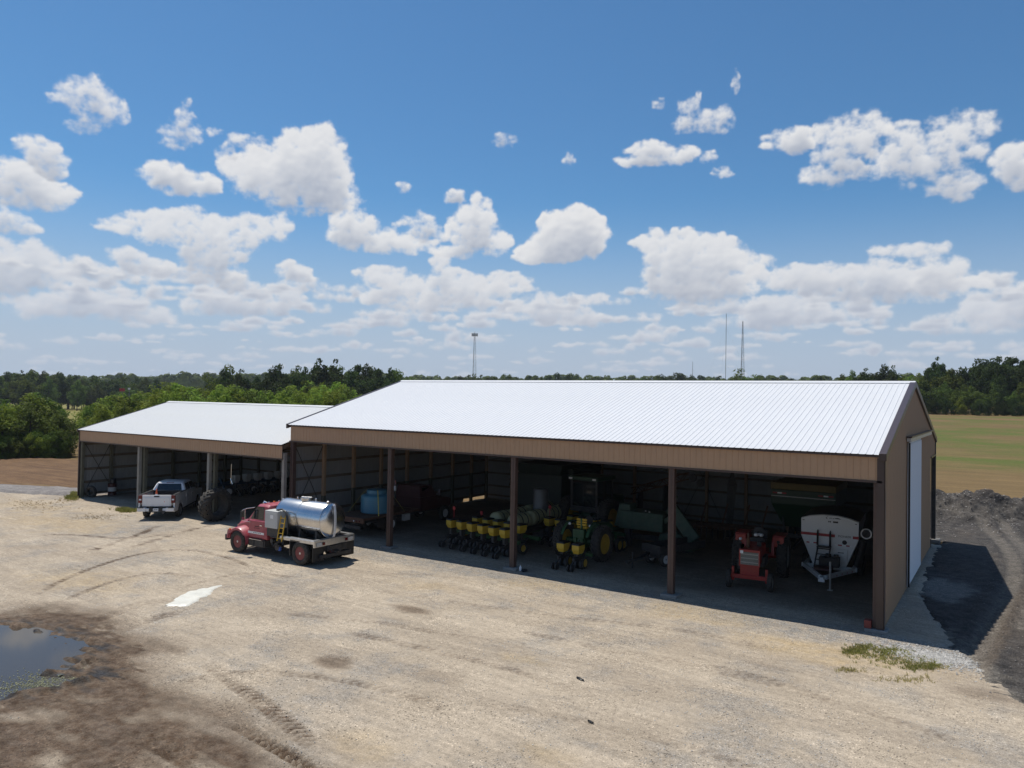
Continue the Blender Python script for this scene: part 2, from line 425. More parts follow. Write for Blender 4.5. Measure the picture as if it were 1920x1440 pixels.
def leaf_mat(name, col, var=.35, trans=.35):
    m = bpy.data.materials.new(name); m.use_nodes = True; t = m.node_tree; b = t.nodes['Principled BSDF']
    oi = N(t, 'ShaderNodeObjectInfo'); g = N(t, 'ShaderNodeNewGeometry'); tcn = N(t, 'ShaderNodeTexCoord')
    n = N(t, 'ShaderNodeTexNoise', inp={'Scale': .55, 'Detail': 5, 'Roughness': .65}); L(t, tcn.outputs['Object'], n.inputs['Vector'])
    r = N(t, 'ShaderNodeMapRange', inp={'From Min': .3, 'From Max': .7, 'To Min': 1-var, 'To Max': 1+var}); L(t, n.outputs[0], r.inputs[0])
    r2 = N(t, 'ShaderNodeMapRange', inp={'To Min': .75, 'To Max': 1.25}); L(t, oi.outputs['Random'], r2.inputs[0])
    r3 = N(t, 'ShaderNodeMapRange', inp={'To Min': .7, 'To Max': 1.3}); L(t, g.outputs['Random Per Island'], r3.inputs[0])
    k = N(t, 'ShaderNodeMath', operation='MULTIPLY'); L(t, r.outputs[0], k.inputs[0]); L(t, r2.outputs[0], k.inputs[1])
    k2 = N(t, 'ShaderNodeMath', operation='MULTIPLY'); L(t, k.outputs[0], k2.inputs[0]); L(t, r3.outputs[0], k2.inputs[1])
    hs = N(t, 'ShaderNodeHueSaturation', inp={'Color': col+(1,)}); L(t, k2.outputs[0], hs.inputs['Value'])
    r4 = N(t, 'ShaderNodeMapRange', inp={'To Min': .475, 'To Max': .52}); L(t, oi.outputs['Random'], r4.inputs[0]); L(t, r4.outputs[0], hs.inputs['Hue'])
    L(t, hs.outputs[0], b.inputs['Base Color']); b.inputs['Roughness'].default_value = .7; b.inputs['Specular IOR Level'].default_value = .15
    tr = N(t, 'ShaderNodeBsdfTranslucent'); L(t, hs.outputs[0], tr.inputs[0]); mx = N(t, 'ShaderNodeMixShader', inp={0: trans}); L(t, b.outputs[0], mx.inputs[1]); L(t, tr.outputs[0], mx.inputs[2])
    L(t, mx.outputs[0], t.nodes['Material Output'].inputs['Surface']); return m

# ================================================================== terrain height
def smooth(a, b, x):
    t = np.clip((np.asarray(x, float)-a)/(b-a), 0, 1); return t*t*(3-2*t)
def zt(x, y):
    x = np.asarray(x, float); y = np.asarray(y, float)
    w = smooth(-62, -12, x+ .12*(y-60))
    z = w*6.1*smooth(34, 225, y)
    z = z + .35*np.sin(x*.021+1.3)*np.sin(y*.017+.4)*smooth(45, 120, np.hypot(x+20, y-5))
    far = np.hypot(x-3.5, y+27.5)
    z = z + 9.*smooth(420, 900, far)*(.8+.2*np.sin(np.arctan2(x-3.5, y+27.5)*5))
    z = z - .9*smooth(60, 100, -x)*smooth(0, 60, y+20)
    return z
def zt1(x, y): return float(zt(x, y))

def grid_mesh(name, xs, ys, Z, material, mask=None, keep=None):
    X, Y = np.meshgrid(xs, ys); h, w = X.shape
    v = np.stack([X, Y, Z], -1).reshape(-1, 3)
    i = np.arange(h*w).reshape(h, w)
    q = np.stack([i[:-1, :-1], i[:-1, 1:], i[1:, 1:], i[1:, :-1]], -1).reshape(-1, 4)
    if keep is not None:
        k = keep.reshape(-1)[q].any(1); q = q[k]
    me = bpy.data.meshes.new(name); me.vertices.add(len(v)); me.vertices.foreach_set('co', v.astype(np.float32).ravel())
    me.loops.add(q.size); me.loops.foreach_set('vertex_index', q.astype(np.int32).ravel())
    me.polygons.add(len(q)); me.polygons.foreach_set('loop_start', (np.arange(len(q))*4).astype(np.int32))
    me.polygons.foreach_set('use_smooth', np.ones(len(q), bool)); me.update(calc_edges=True)
    if mask is not None:
        at = me.color_attributes.new('wear', 'FLOAT_COLOR', 'POINT'); at.data.foreach_set('color', mask.reshape(-1, 4).astype(np.float32).ravel())
    me.materials.append(material); me.validate()
    o = bpy.data.objects.new(name, me); COL.objects.link(o); o['kind'] = 'structure'; return o

def ground_mat(name, build):
    m = bpy.data.materials.new(name); m.use_nodes = True; t = m.node_tree; b = t.nodes['Principled BSDF']
    b.inputs['Roughness'].default_value = .95; b.inputs['Specular IOR Level'].default_value = .25
    g = N(t, 'ShaderNodeNewGeometry')
    def noise(s, d=5, r=.6, stretch=None, kind='ShaderNodeTexNoise', rot=0):
        src = g.outputs['Position']
        if stretch or rot:
            mp = N(t, 'ShaderNodeMapping'); mp.inputs['Scale'].default_value = stretch or (1,1,1); mp.inputs['Rotation'].default_value = (0,0,rot); L(t, src, mp.inputs[0]); src = mp.outputs[0]
        n = N(t, kind); n.inputs['Scale'].default_value = s
        if kind == 'cell': pass
        if kind == 'ShaderNodeTexNoise': n.inputs['Detail'].default_value = d; n.inputs['Roughness'].default_value = r
        L(t, src, n.inputs['Vector']); return n.outputs[0]
    def cell(s, seed=0):
        n = N(t, 'ShaderNodeTexVoronoi'); n.inputs['Scale'].default_value = s; mp = N(t, 'ShaderNodeMapping'); mp.inputs['Location'].default_value = (seed*3.3, seed*1.7, 0); L(t, g.outputs['Position'], mp.inputs[0]); L(t, mp.outputs[0], n.inputs['Vector'])
        sp_ = N(t, 'ShaderNodeSeparateColor'); L(t, n.outputs['Color'], sp_.inputs[0]); return n.outputs['Distance'], sp_.outputs[0]
    noise.cell = cell
    def rng(v, a, b_, c, d):
        r = N(t, 'ShaderNodeMapRange', inp={'From Min': a, 'From Max': b_, 'To Min': c, 'To Max': d}); L(t, v, r.inputs[0]); return r.outputs[0]
    def mix(f, a, c):
        n = N(t, 'ShaderNodeMix', data_type='RGBA')
        if hasattr(f, 'links'): L(t, f, n.inputs[0])
        else: n.inputs[0].default_value = f
        for s, k in ((a, 6), (c, 7)):
            if hasattr(s, 'links'): L(t, s, n.inputs[k])
            else: n.inputs[k].default_value = tuple(s)+(1,)
        return n.outputs[2]
    def mul(c, f):
        n = N(t, 'ShaderNodeVectorMath', operation='SCALE'); L(t, c, n.inputs[0]); L(t, f, n.inputs['Scale']); return n.outputs[0]
    def math_(op, a, c):
        n = N(t, 'ShaderNodeMath', operation=op)
        for i, q in enumerate((a, c)):
            if hasattr(q, 'links'): L(t, q, n.inputs[i])
            else: n.inputs[i].default_value = q
        return n.outputs[0]
    at = N(t, 'ShaderNodeVertexColor', layer_name='wear'); sp = N(t, 'ShaderNodeSeparateColor'); L(t, at.outputs[0], sp.inputs[0])
    col, height, hs, rough = build(noise, rng, mix, mul, math_, sp.outputs, at.outputs['Alpha'])
    L(t, col, b.inputs['Base Color'])
    bp = N(t, 'ShaderNodeBump', inp={'Strength': hs, 'Distance': .05}); L(t, height, bp.inputs['Height']); L(t, bp.outputs[0], b.inputs['Normal'])
    if rough is not None: L(t, rough, b.inputs['Roughness'])
    return m

# ================================================================== ground sheets
def world_poly(px): return np.array([on_ground(u, v)[:2] for u, v in px])
def sdf(poly, X, Y):
    """signed distance to a polygon, negative inside"""
    d = np.full(X.shape, 1e9); ins = np.zeros(X.shape, bool); n = len(poly)
    for i in range(n):
        ax, ay = poly[i]; bx, by = poly[(i+1) % n]; ex, ey = bx-ax, by-ay
        t = np.clip(((X-ax)*ex+(Y-ay)*ey)/(ex*ex+ey*ey+1e-12), 0, 1)
        d = np.minimum(d, (X-ax-ex*t)**2+(Y-ay-ey*t)**2)
        c = ((ay > Y) != (by > Y)) & (X < (bx-ax)*(Y-ay)/((by-ay) if by != ay else 1e-9)+ax); ins ^= c
    d = np.sqrt(d); return np.where(ins, -d, d)
def along(path, X, Y):
    """distance to a smoothed polyline, and the run along it, signed side"""
    P = np.array(path, float)
    for _ in range(2):
        P = np.concatenate([P[:1], np.repeat(P[:-1], 2, 0)*np.tile([[.75],[.25]], (len(P)-1, 1))+np.repeat(P[1:], 2, 0)*np.tile([[.25],[.75]], (len(P)-1, 1)), P[-1:]])
    D = np.full(X.shape, 1e9); Sg = np.zeros(X.shape); Rn = np.zeros(X.shape); s = 0
    for a, b in zip(P[:-1], P[1:]):
        e = b-a; l = math.hypot(*e)
        if l < 1e-6: continue
        t = np.clip(((X-a[0])*e[0]+(Y-a[1])*e[1])/l/l, 0, 1); dx = X-a[0]-e[0]*t; dy = Y-a[1]-e[1]*t; dd = np.hypot(dx, dy)
        k = dd < D; D = np.where(k, dd, D); Sg = np.where(k, np.sign(e[0]*dy-e[1]*dx)*dd, Sg); Rn = np.where(k, s+t*l, Rn); s += l
    return D, Sg, Rn

PUDDLE = world_poly([(-150,1165),(0,1172),(60,1178),(112,1190),(150,1203),(164,1218),(120,1236),(150,1249),(96,1262),(165,1272),(60,1298),(0,1310),(-160,1330)])
MUD = world_poly([(-200,1120),(0,1142),(100,1134),(200,1150),(262,1180),(292,1212),(280,1262),(360,1310),(500,1335),(560,1392),(610,1445),(500,1600),(-300,1600)])
TRACKS = [  # photograph points, half width, depth, lug pitch, mud
 ([(385,1240),(430,1275),(500,1325),(560,1375),(600,1412)], .24, .045, .24, .75),
 ([(430,1350),(500,1395),(560,1428),(620,1470)], .20, .09, .24, .9),
 ([(470,1375),(540,1420),(600,1455)], .17, .08, .24, .9),
 ([(250,1370),(310,1405),(380,1445),(430,1480)], .24, .08, .26, .9),
 ([(60,1120),(130,1080),(250,1040),(340,1028),(420,1042),(480,1066)], .15, .03, .3, .75),
 ([(100,1135),(200,1092),(290,1072),(370,1082)], .15, .03, .3, .6),
 ([(155,1038),(215,1018),(255,1005),(300,985)], .2, .045, .3, .9),
 ([(235,1030),(300,1010),(370,990),(410,982)], .2, .04, .3, .8),
 ([(330,1105),(420,1080),(480,1072),(560,1085)], .16, .022, .3, .5),
 ([(180,1165),(260,1130),(330,1125),(395,1110)], .3, .035, .3, .5),
 ([(200,1195),(280,1160),(360,1145)], .3, .03, .3, .5),
 ([(640,1185),(780,1212),(960,1255),(1100,1300)], .2, .02, .26, .45),
 ([(520,1150),(700,1165),(900,1200)], .2, .02, .26, .4),
 ([(700,1105),(1000,1152),(1300,1182),(1500,1230)], .2, .016, .3, .32),
 ([(960,1180),(1200,1232),(1500,1292),(1820,1400)], .2, .018, .3, .35),
 ([(760,1300),(1000,1330),(1300,1400),(1500,1480)], .2, .018, .3, .32),
 ([(300,1290),(420,1262),(560,1262),(720,1290),(900,1350)], .2, .025, .26, .5),
 ([(560,1120),(660,1080),(800,1075),(960,1100)], .22, .014, .26, .22),
 ([(20,1010),(120,1000),(230,1012),(330,1000)], .2, .03, .3, .6),
 ([(1100,1215),(1300,1240),(1480,1285),(1640,1350)], .2, .018, .3, .36),
 ([(640,1330),(720,1300),(820,1290),(980,1330)], .22, .012, .3, .22)]
SPOTS = [(770,1143,1.1,.35,.55),(622,1240,.9,.45,.55),(1590,1265,1.0,.4,.15),(1835,1300,1.1,.5,.35),(1440,1250,.8,.3,.2),(820,1270,1.2,.5,.2),(300,1210,1.4,.4,.5)]
YELLOW = [(1010,1095,2.0,.6,.7),(800,1100,1.4,.5,.5),(1300,1150,2.2,.7,.7),(1560,1225,2.4,.7,.9),(1465,1205,1.6,.5,.7),(985,1238,.8,.2,.7),(120,980,5,1.2,.8),(150,1085,3.2,.8,.6),(1010,1412,.7,.25,.6),(60,950,5,1,.6),(690,1400,.9,.4,.5)]
xs = np.unique(np.round(np.concatenate([np.arange(-84, -52, .7), np.arange(-52, -31, .22), np.arange(-31, 5.2, .075), np.arange(5.2, 14, .5)]), 3))
ys = np.unique(np.round(np.concatenate([np.arange(-34, -22, .5), np.arange(-22, 1.2, .075), np.arange(1.2, 22, .45)]), 3))
X, Y = np.meshgrid(xs, ys)
lo = fbm(X/3.1, Y/3.1, 201, 4); mid = fbm(X/.9, Y/.9, 211, 4); hi = fbm(X/.28, Y/.28, 221, 3)
Zy = zt(X, Y) + lo*.045 + mid*.022 + hi*.011 + .004
wear = np.zeros(X.shape+(4,)); R = np.zeros(X.shape)
dm = sdf(MUD, X, Y)+lo*1.7+mid*.55
broad = fbm(X/2.3, Y/1.1, 205, 4)
muddy = sstep(1.3, -1.6, dm+broad*1.6)*np.clip(.86+mid*.28+broad*1.5, .06, 1)
wetrim = sstep(2.2, .1, sdf(PUDDLE, X, Y)+mid*.7+lo*1.0)*np.clip(.75+fbm(X/.9, Y/.28, 207, 4)*2.2, 0, 1)
R = np.maximum(R, muddy)
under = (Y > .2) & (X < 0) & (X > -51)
for px, hw, dep, lug, md in TRACKS:
    P = world_poly(px); D, Sg, Rn = along(P, X, Y)
    if D.min() > 5: continue
    w = sstep(hw*1.25, hw*.7, D)*np.clip(.62+lo*1.3+mid*1.3+hi*.8, .0, 1)
    chev = np.sin((Rn-np.abs(Sg)*.9)/lug*2*PI)
    ends = sstep(0, .8, Rn)*sstep(Rn.max(), Rn.max()-.8, Rn)
    w = w*ends
    dep *= .95; Zy += w*(-dep*.55+dep*.55*np.clip(chev*1.5, -1, 1)) + sstep(hw*2.1, hw*1.25, D)*sstep(hw*.8, hw*1.25, D)*dep*.35*ends
    R = R-sstep(hw*2.1, hw*1.25, D)*sstep(hw*.8, hw*1.25, D)*R*.22*ends; R = np.maximum(R, w*md*np.clip(.75+.3*mid-.45*np.clip(chev, -1, 1)-.3*hi, 0, 1)*1.15)
for u, v, a, b, s in SPOTS:
    c = on_ground(u, v); q = np.hypot((X-c[0])/a*.9, (Y-c[1])/b/1.4)+mid*.5
    R = np.maximum(R, sstep(1.1, .3, q)*s)
G = np.zeros(X.shape)
for u, v, a, b, s in YELLOW:
    c = on_ground(u, v); q = np.hypot((X-c[0])/a*.8, (Y-c[1])/(b*2))+mid*.9+lo*.5
    G = np.maximum(G, sstep(1.15, .2, q)*s)
Bg = np.clip(sstep(.05, .4, lo+.5*mid+.12)*.6 + sstep(1.6, .4, np.abs(Y+1.2)+lo*1.2)*.8*(X > -33) + sstep(6, 1, np.hypot(X+38, (Y+5)*1.2)+lo*3)*.5, 0, 1)*(1-muddy)
dc = on_ground(1750, 1225); Bg = np.maximum(Bg, sstep(1.5, .6, np.hypot((X-dc[0])/1.6, (Y-dc[1])/.8)+mid*.5))
R = np.maximum(R, np.clip(R, 0, 1)*0+wetrim*1.5*(wetrim > .02)); R = np.where(under, np.maximum(R, sstep(.4, 2.2, Y)*.42*np.clip(.9+mid*.6, .3, 1.3)), R); wear[..., 0] = R; wear[..., 1] = G; wear[..., 2] = np.where(under, .25, Bg)  # packed dirt under the roofs, coloured darker inwards to deepen the interior shade
wear[..., 3] = np.clip(.5+fbm(X/6, Y/1.6, 231, 4)*1.3, 0, 1)
# the puddle's hollow, with clods standing out of it near the rim
dp = sdf(PUDDLE, X, Y)+mid*.30+hi*.10
Zy -= sstep(.45, -.45, dp)*.15
for px_, h_ in (([(50,1270),(110,1256),(160,1243),(200,1234)], .15), ([(-10,1306),(60,1298),(120,1288),(185,1270)], .16), ([(90,1228),(130,1222),(160,1216)], .10), ([(95,1204),(130,1206),(150,1210)], .12)):
    D, Sg, Rn = along(world_poly(px_), X, Y); Zy += sstep(.22, .04, D+hi*.12)*h_*np.clip(.55+mid*1.3+hi, 0, 1)*sstep(0, .6, Rn)*sstep(Rn.max(), Rn.max()-.5, Rn)
clod = sstep(.12, .40, fbm(X/.8, Y/.30, 241, 3)+.10)*sstep(-2.0, -.25, dp)*sstep(.6, .0, dp)
Zy += clod*.10
rim = sstep(1.2, .1, np.abs(dp-.25))
Zy += rim*(hi*.05+mid*.06)
# yard border: the sheet dives under the fields
YARD = np.array([(-200,-60),(14.5,-60),(14.5,-6),(4.1,-5.2),(2.6,-1.6),(1.9,.6),(.5,6),(.4,19),(-29,19.5),(-29.2,13.5),(-51.4,13.5),(-51.6,-.2),(-54,-1.2),(-58,-2.6),(-65,-6.0),(-80,-12),(-200,-40)])
edge = sdf(YARD, X, Y)+mid*.55+hi*.2
Zy -= sstep(-.05, .55, edge)*.22
def b_yard(noise, rng, mix, mul, math_, ch, al):
    big = noise(.35, 6, .65); m1 = noise(2.2, 6, .65); grit = noise(22, 3, .7); vor = noise(26, kind='ShaderNodeTexVoronoi'); vor2 = noise(60, kind='ShaderNodeTexVoronoi')
    c = mix(rng(big, .35, .65, 0, 1), (.405,.334,.252), (.485,.406,.312))
    c = mix(rng(al, .35, .8, 0, .55), c, (.325,.266,.202))
    grey = mix(rng(vor, .05, .55, 0, 1), (.47,.455,.435), (.20,.188,.172))
    c = mix(math_('MULTIPLY', ch[2], rng(m1, .35, .6, .25, .95)), c, grey)
    c = mix(math_('MULTIPLY', ch[1], rng(m1, .3, .65, .2, .9)), c, (.44,.33,.19))
    mud_shade = mix(rng(m1, .35, .65, 0, 1), (.062,.038,.023), (.118,.076,.047))
    c = mix(math_('MULTIPLY', rng(ch[0], .05, .75, 0, 1), rng(noise(5, 5, .7), .3, .6, .80, 1.0)), c, mud_shade); c = mix(rng(ch[0], .95, 1.45, 0, 1), c, (.017,.012,.009))
    c = mul(c, rng(grit, .3, .7, .84, 1.14)); c = mul(c, rng(vor2, .1, .6, 1.10, .84))
    c = mul(c, rng(noise(.55, 7, .68, (1, 5.5, 1), rot=.16), .32, .68, .87, 1.11)); c = mul(c, rng(noise(1.3, 6, .7, (1, 4, 1), rot=-.35), .3, .7, .90, 1.09))
    c = mul(c, rng(noise(6, 5, .8), .34, .66, .80, 1.17))
    d1, r1 = noise.cell(17); d2, r2 = noise.cell(31, 1); d3, r3 = noise.cell(9, 2); dens = rng(noise(.42, 6, .72), .38, .60, .05, 1.35)
    for d_, r_, lim, dk, lt in ((d1, r1, .42, .55, 1.45), (d2, r2, .45, .62, 1.35), (d3, r3, .22, .50, 1.4)):
        disc = math_('MULTIPLY', rng(d_, lim*.75, lim, 1, 0), dens)
        c = mul(c, math_('ADD', 1.0, math_('MULTIPLY', disc, math_('ADD', rng(r_, .16, .20, dk-1, 0), rng(r_, .84, .88, 0, lt-1)))))
    h = math_('ADD', math_('MULTIPLY', vor, -.35), math_('ADD', math_('MULTIPLY', grit, .55), math_('MULTIPLY', m1, .6)))
    rough = rng(math_('MULTIPLY', ch[0], rng(m1, .4, .6, .6, 1)), .6, 1.4, .95, .45)
    return c, h, .55, rough
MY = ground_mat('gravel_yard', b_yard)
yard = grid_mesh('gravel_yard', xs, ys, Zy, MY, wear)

# still water in the hollow and the pool given a pale base colour
wat = bpy.data.materials.new('puddle_water'); wat.use_nodes = True; wb = wat.node_tree.nodes['Principled BSDF']
wb.inputs['Base Color'].default_value = (.062,.055,.048,1); wb.inputs['Roughness'].default_value = .05; wb.inputs['IOR'].default_value = 1.27
_n = N(wat.node_tree, 'ShaderNodeTexNoise', inp={'Scale': 3.5, 'Detail': 2}); _b = N(wat.node_tree, 'ShaderNodeBump', inp={'Strength': .03, 'Distance': .02})
L(wat.node_tree, _n.outputs[0], _b.inputs['Height']); L(wat.node_tree, _b.outputs[0], wb.inputs['Normal'])
pc = PUDDLE.mean(0); mb = MB(); ring = [(x+(x-pc[0])*.14, y+(y-pc[1])*.14, -.040) for x, y in PUDDLE]
mb.add(ring, [tuple(range(len(ring)))]); tag(mb.build('water', wat), kind='structure')
pale = mat('pale_water', (.70,.68,.60), .3, 0, .12, 2.5, dirt=(.48,.43,.34), dirt_amt=.35)
PALE_POOL = world_poly([(306,1140),(318,1130),(336,1119),(355,1110),(376,1106),(398,1101),(416,1098),(408,1105),(397,1111),(386,1120),(370,1127),(352,1137),(330,1137)])
sx = np.arange(PALE_POOL[:, 0].min()-.6, PALE_POOL[:, 0].max()+.6, .05); sy = np.arange(PALE_POOL[:, 1].min()-.6, PALE_POOL[:, 1].max()+.6, .05)
SX, SY = np.meshgrid(sx, sy); ds = sdf(PALE_POOL, SX, SY)+fbm(SX/.5, SY/.5, 301, 4)*.35
lz = fbm(SX/3.1, SY/3.1, 201, 4)*.045
pale_pool = grid_mesh('pale_puddle', sx, sy, lz+.045-sstep(-.10, .12, ds)*.12, pale, None, ds < .25)

# algae film at the puddle's lower rim
am = mat('algae_film', (.21,.215,.125), .8, 0, .3, 8)
mb = MB(); rr = random.Random(4)
for k in range(1300):
    u = rr.gauss(80, 52); v = 1276+rr.gauss(0, 11)+(95-u)*.12
    p = on_ground(u, v); s = rr.uniform(.006, .024); z = -.040+rr.uniform(0, .006)
    mb.add([(p[0]+s*math.cos(t)*rr.uniform(.7, 1.6), p[1]+s*math.sin(t)*rr.uniform(.6, 1.1), z+.008*(t % 2 < 1)) for t in np.arange(0, 6.2, 1.05)], [tuple(range(6))])
tag(mb.build('algae', am), kind='stuff')

# dark millings track beside and behind the big shed, with its heap
gx = np.arange(-16, 30, .15); gy = np.arange(-9, 46, .15); X, Y = np.meshgrid(gx, gy)
lo = fbm(X/2.6, Y/2.6, 401, 4); mid = fbm(X/.7, Y/.7, 411, 4); hi = fbm(X/.3, Y/.3, 421, 3)
Zd = zt(X, Y)+.012+lo*.05+mid*.03+hi*.014
heap = np.exp(-((Y-31.2-.10*X+lo*3.0)/3.3)**2)*sstep(-16, -3, X)*(1.35-.022*X+mid*.55+lo*1.5+.35*np.exp(-((X-1.5)/3)**2)-.45*np.exp(-((X-7.5)/1.6)**2))
rough_ = fbm(X/.55, Y/.55, 431, 4, .6, True)
Zd += heap+rough_*np.clip(heap, 0, .9)*.30+hi*heap*.10
for P, hw, dep in (([(3.3,-4),(4.0,0),(5.6,4),(8.5,9),(13,13)], .45, .05), ([(4.9,-5),(5.6,-1),(7.3,3),(10.5,7.5)], .45, .05), ([(2.6,9),(4.2,14),(6.5,18),(11,21)], .35, .03)):
    D, Sg, Rn = along(P, X, Y); w = sstep(hw*1.2, hw*.8, D)
    Zd += w*(-dep*.5+dep*.6*np.sin(Rn/.42*2*PI))+sstep(hw*2, hw*1.2, D)*sstep(hw*.8, hw*1.2, D)*dep*.6
TREAD = world_poly([(1790,1310),(1835,1240),(1868,1185),(1900,1140),(1960,1090)]); CURVE = world_poly([(1835,985),(1885,1020),(1905,1065),(1895,1110),(1850,1180),(1800,1290)]); CURVE2 = world_poly([(1880,990),(1930,1040),(1950,1090),(1920,1180)])
D1, S1_, R1_ = along(TREAD, X, Y); t_w = sstep(.50, .34, D1); Zd += t_w*(-.03+.05*np.clip(np.sin(R1_/.20*2*PI)*2, -1, 1)*np.clip(.7+mid, 0, 1)); D2, _, _ = along(CURVE, X, Y); D3, _, _ = along(CURVE2, X, Y); c_w = np.maximum(sstep(.42, .2, D2), sstep(.42, .2, D3))*np.clip(.8+mid, 0, 1); Zd -= c_w*.06; Zd += (sstep(.9, .5, D2)*sstep(.35, .5, D2)+sstep(.9, .5, D3)*sstep(.35, .5, D3))*.05
DARK = np.array([(.25,12),(.35,8.8),(.7,5.5),(1.5,2),(2.0,-.2),(2.35,-1.0),(3.0,-3.2),(3.9,-5.4),(4.6,-8),(6,-12),(30,-12),(40,20),(30,37),(6,36.5),(-2,36),(-16,36),(-16,27),(-6,23),(.3,20.8)])
ed = sdf(DARK, X, Y)+mid*.9+hi*.35+lo*.6
Zd -= sstep(-.25, .5, ed)*.30
wear = np.zeros(X.shape+(4,)); wear[..., 0] = np.clip(sstep(.0, .5, lo+.3*mid)*.7, 0, 1); wear[..., 1] = sstep(.35, .0, np.abs(heap-.9)/2)*.5*np.clip(mid+.5, 0, 1)
wear[..., 0] = np.maximum(wear[..., 0], t_w*.9); wear[..., 1] = np.maximum(wear[..., 1], c_w*.55); wear[..., 2] = sstep(-.8, .2, ed)*.8*(Y < 2); wear[..., 3] = sstep(1.25, .75, np.hypot((X-1.2)/1.1, (Y-7.9)/1.9)+mid*.8+lo*.5)
def b_dark(noise, rng, mix, mul, math_, ch, al):
    m1 = noise(1.8, 6, .65); grit = noise(18, 3, .7); vor = noise(22, kind='ShaderNodeTexVoronoi'); spk = noise(34, kind='ShaderNodeTexVoronoi')
    c = mix(rng(m1, .35, .65, 0, 1), (.040,.037,.036), (.098,.088,.080))
    c = mix(ch[0], c, (.105,.085,.068)); c = mix(ch[1], c, (.21,.185,.155))
    c = mix(math_('MULTIPLY', ch[2], rng(m1, .4, .6, .2, 1)), c, (.30,.27,.225))
    c = mix(math_('MULTIPLY', al, .75), c, (.24,.225,.205)); c = mul(c, rng(grit, .3, .7, .7, 1.35)); c = mix(rng(spk, .0, .13, .9, 0), c, (.40,.38,.35)); c = mul(c, rng(noise(4.5, 6, .75), .32, .68, .62, 1.35))
    h = math_('ADD', math_('MULTIPLY', vor, -.5), math_('MULTIPLY', grit, .8))
    return c, math_('ADD', h, math_('MULTIPLY', noise(4.5, 6, .75), 1.6)), 1.0, None
TRK = (gx.copy(), gy.copy(), Zd.copy())
track = grid_mesh('dark_gravel_track', gx, gy, Zd, ground_mat('dark_millings', b_dark), wear, ed < .9)
# the fields and everything out to the horizon
gx = np.unique(np.concatenate([-np.geomspace(60, 4200, 60)[::-1]-20, np.arange(-80, 60, 3.), np.geomspace(60, 4200, 50)])); gy = np.unique(np.concatenate([-np.geomspace(40, 3000, 30)[::-1], np.arange(-40, 260, 3.), np.geomspace(260, 4200, 60)]))
X, Y = np.meshgrid(gx, gy); Zg = zt(X, Y)-.07
core = sdf(np.array([(-70,-34),(12,-34),(12,20),(-29,18),(-29,12),(-51,12),(-70,-8)]), X, Y); Zg -= sstep(1, -4, core)*.5
core = sdf(np.array([(2,-8),(29,-8),(29,34),(2,34)]), X, Y); Zg -= sstep(1, -4, core)*.5
wear = np.zeros(X.shape+(4,)); nn = fbm(X/26, Y/9, 501, 4)
wear[..., 0] = np.clip(np.clip(sstep(-.10, .12, nn+.05)*sstep(58, 82, Y)*(1-.55*sstep(150, 205, Y))+.55*np.exp(-((Y-95+X*.2)/16)**2), 0, 1) + sstep(20, -20, X+60)*.35*sstep(20, 60, Y), 0, 1)
wear[..., 1] = sstep(-60, -120, X)*sstep(30, 90, Y)
def b_field(noise, rng, mix, mul, math_, ch, al):
    m1 = noise(.12, 6, .65, (1, 3, 1)); m2 = noise(.8, 6, .7, (1, 2.5, 1)); g = noise(6, 4, .7); row = noise(.55, 4, .6, (.12, 2.2, 1))
    c = mix(rng(m1, .35, .65, 0, 1), (.140,.090,.036), (.198,.130,.055))
    c = mix(rng(row, .38, .62, 0, .6), c, (.112,.078,.034))
    c = mix(math_('MULTIPLY', math_('MULTIPLY', ch[0], rng(m2, .30, .52, .1, 1.0)), rng(noise(.045, 6, .7, (1, 2.2, 1)), .42, .56, .30, 1.0)), c, (.078,.105,.016))
    c = mix(math_('MULTIPLY', ch[1], rng(m2, .3, .6, .5, .9)), c, (.215,.19,.05))
    c = mul(c, rng(g, .3, .7, .75, 1.22))
    return c, math_('ADD', g, m2), .6, None
MF = ground_mat('stubble_field', b_field)
ground = grid_mesh('ground', gx, gy, Zg, MF, wear)
# brown worked field left of the low shed, with furrows
fx = np.concatenate([np.arange(-190, -110, 2.), np.arange(-110, -50.5, .45)]); fy = np.arange(-60, 26, .45); X, Y = np.meshgrid(fx, fy)
FIELD = np.array([(-52,-.2),(-52,20),(-56,20.6),(-74,17.9),(-95,15.2),(-130,9),(-190,-6),(-190,-62),(-150,-40),(-100,-17.5),(-80,-9.4),(-66,-3.4),(-58,-.2)])
lo = fbm(X/9, Y/9, 601, 4); mid = fbm(X/2, Y/2, 611, 4)
fe = sdf(FIELD, X, Y)+mid*.9
row = np.sin((Y*.97+X*.24)/.95*2*PI+lo*2)*.035
Zf = zt(X, Y)+.05+lo*.10+mid*.05+row-sstep(-.4, .9, fe)*.5
wear = np.zeros(X.shape+(4,)); wear[..., 0] = sstep(-2.6, .2, fe)*sstep(-8, 4, -Y)*np.clip(.6+mid, 0, 1); wear[..., 1] = .5+lo
def b_plough(noise, rng, mix, mul, math_, ch, al):
    m1 = noise(.35, 6, .7, (1, 2, 1)); g = noise(5, 5, .75); row = noise(.9, 3, .6, (.1, 1.6, 1), rot=-.24)
    c = mix(rng(m1, .35, .65, 0, 1), (.125,.070,.034), (.185,.110,.056)); c = mix(rng(row, .4, .62, 0, .7), c, (.090,.050,.026))
    c = mix(ch[0], c, (.24,.205,.085)); c = mul(c, rng(g, .3, .7, .72, 1.25))
    return c, g, .8, None
grid_mesh('ploughed_field', fx, fy, Zf, ground_mat('worked_soil', b_plough), wear, fe < 1.5)
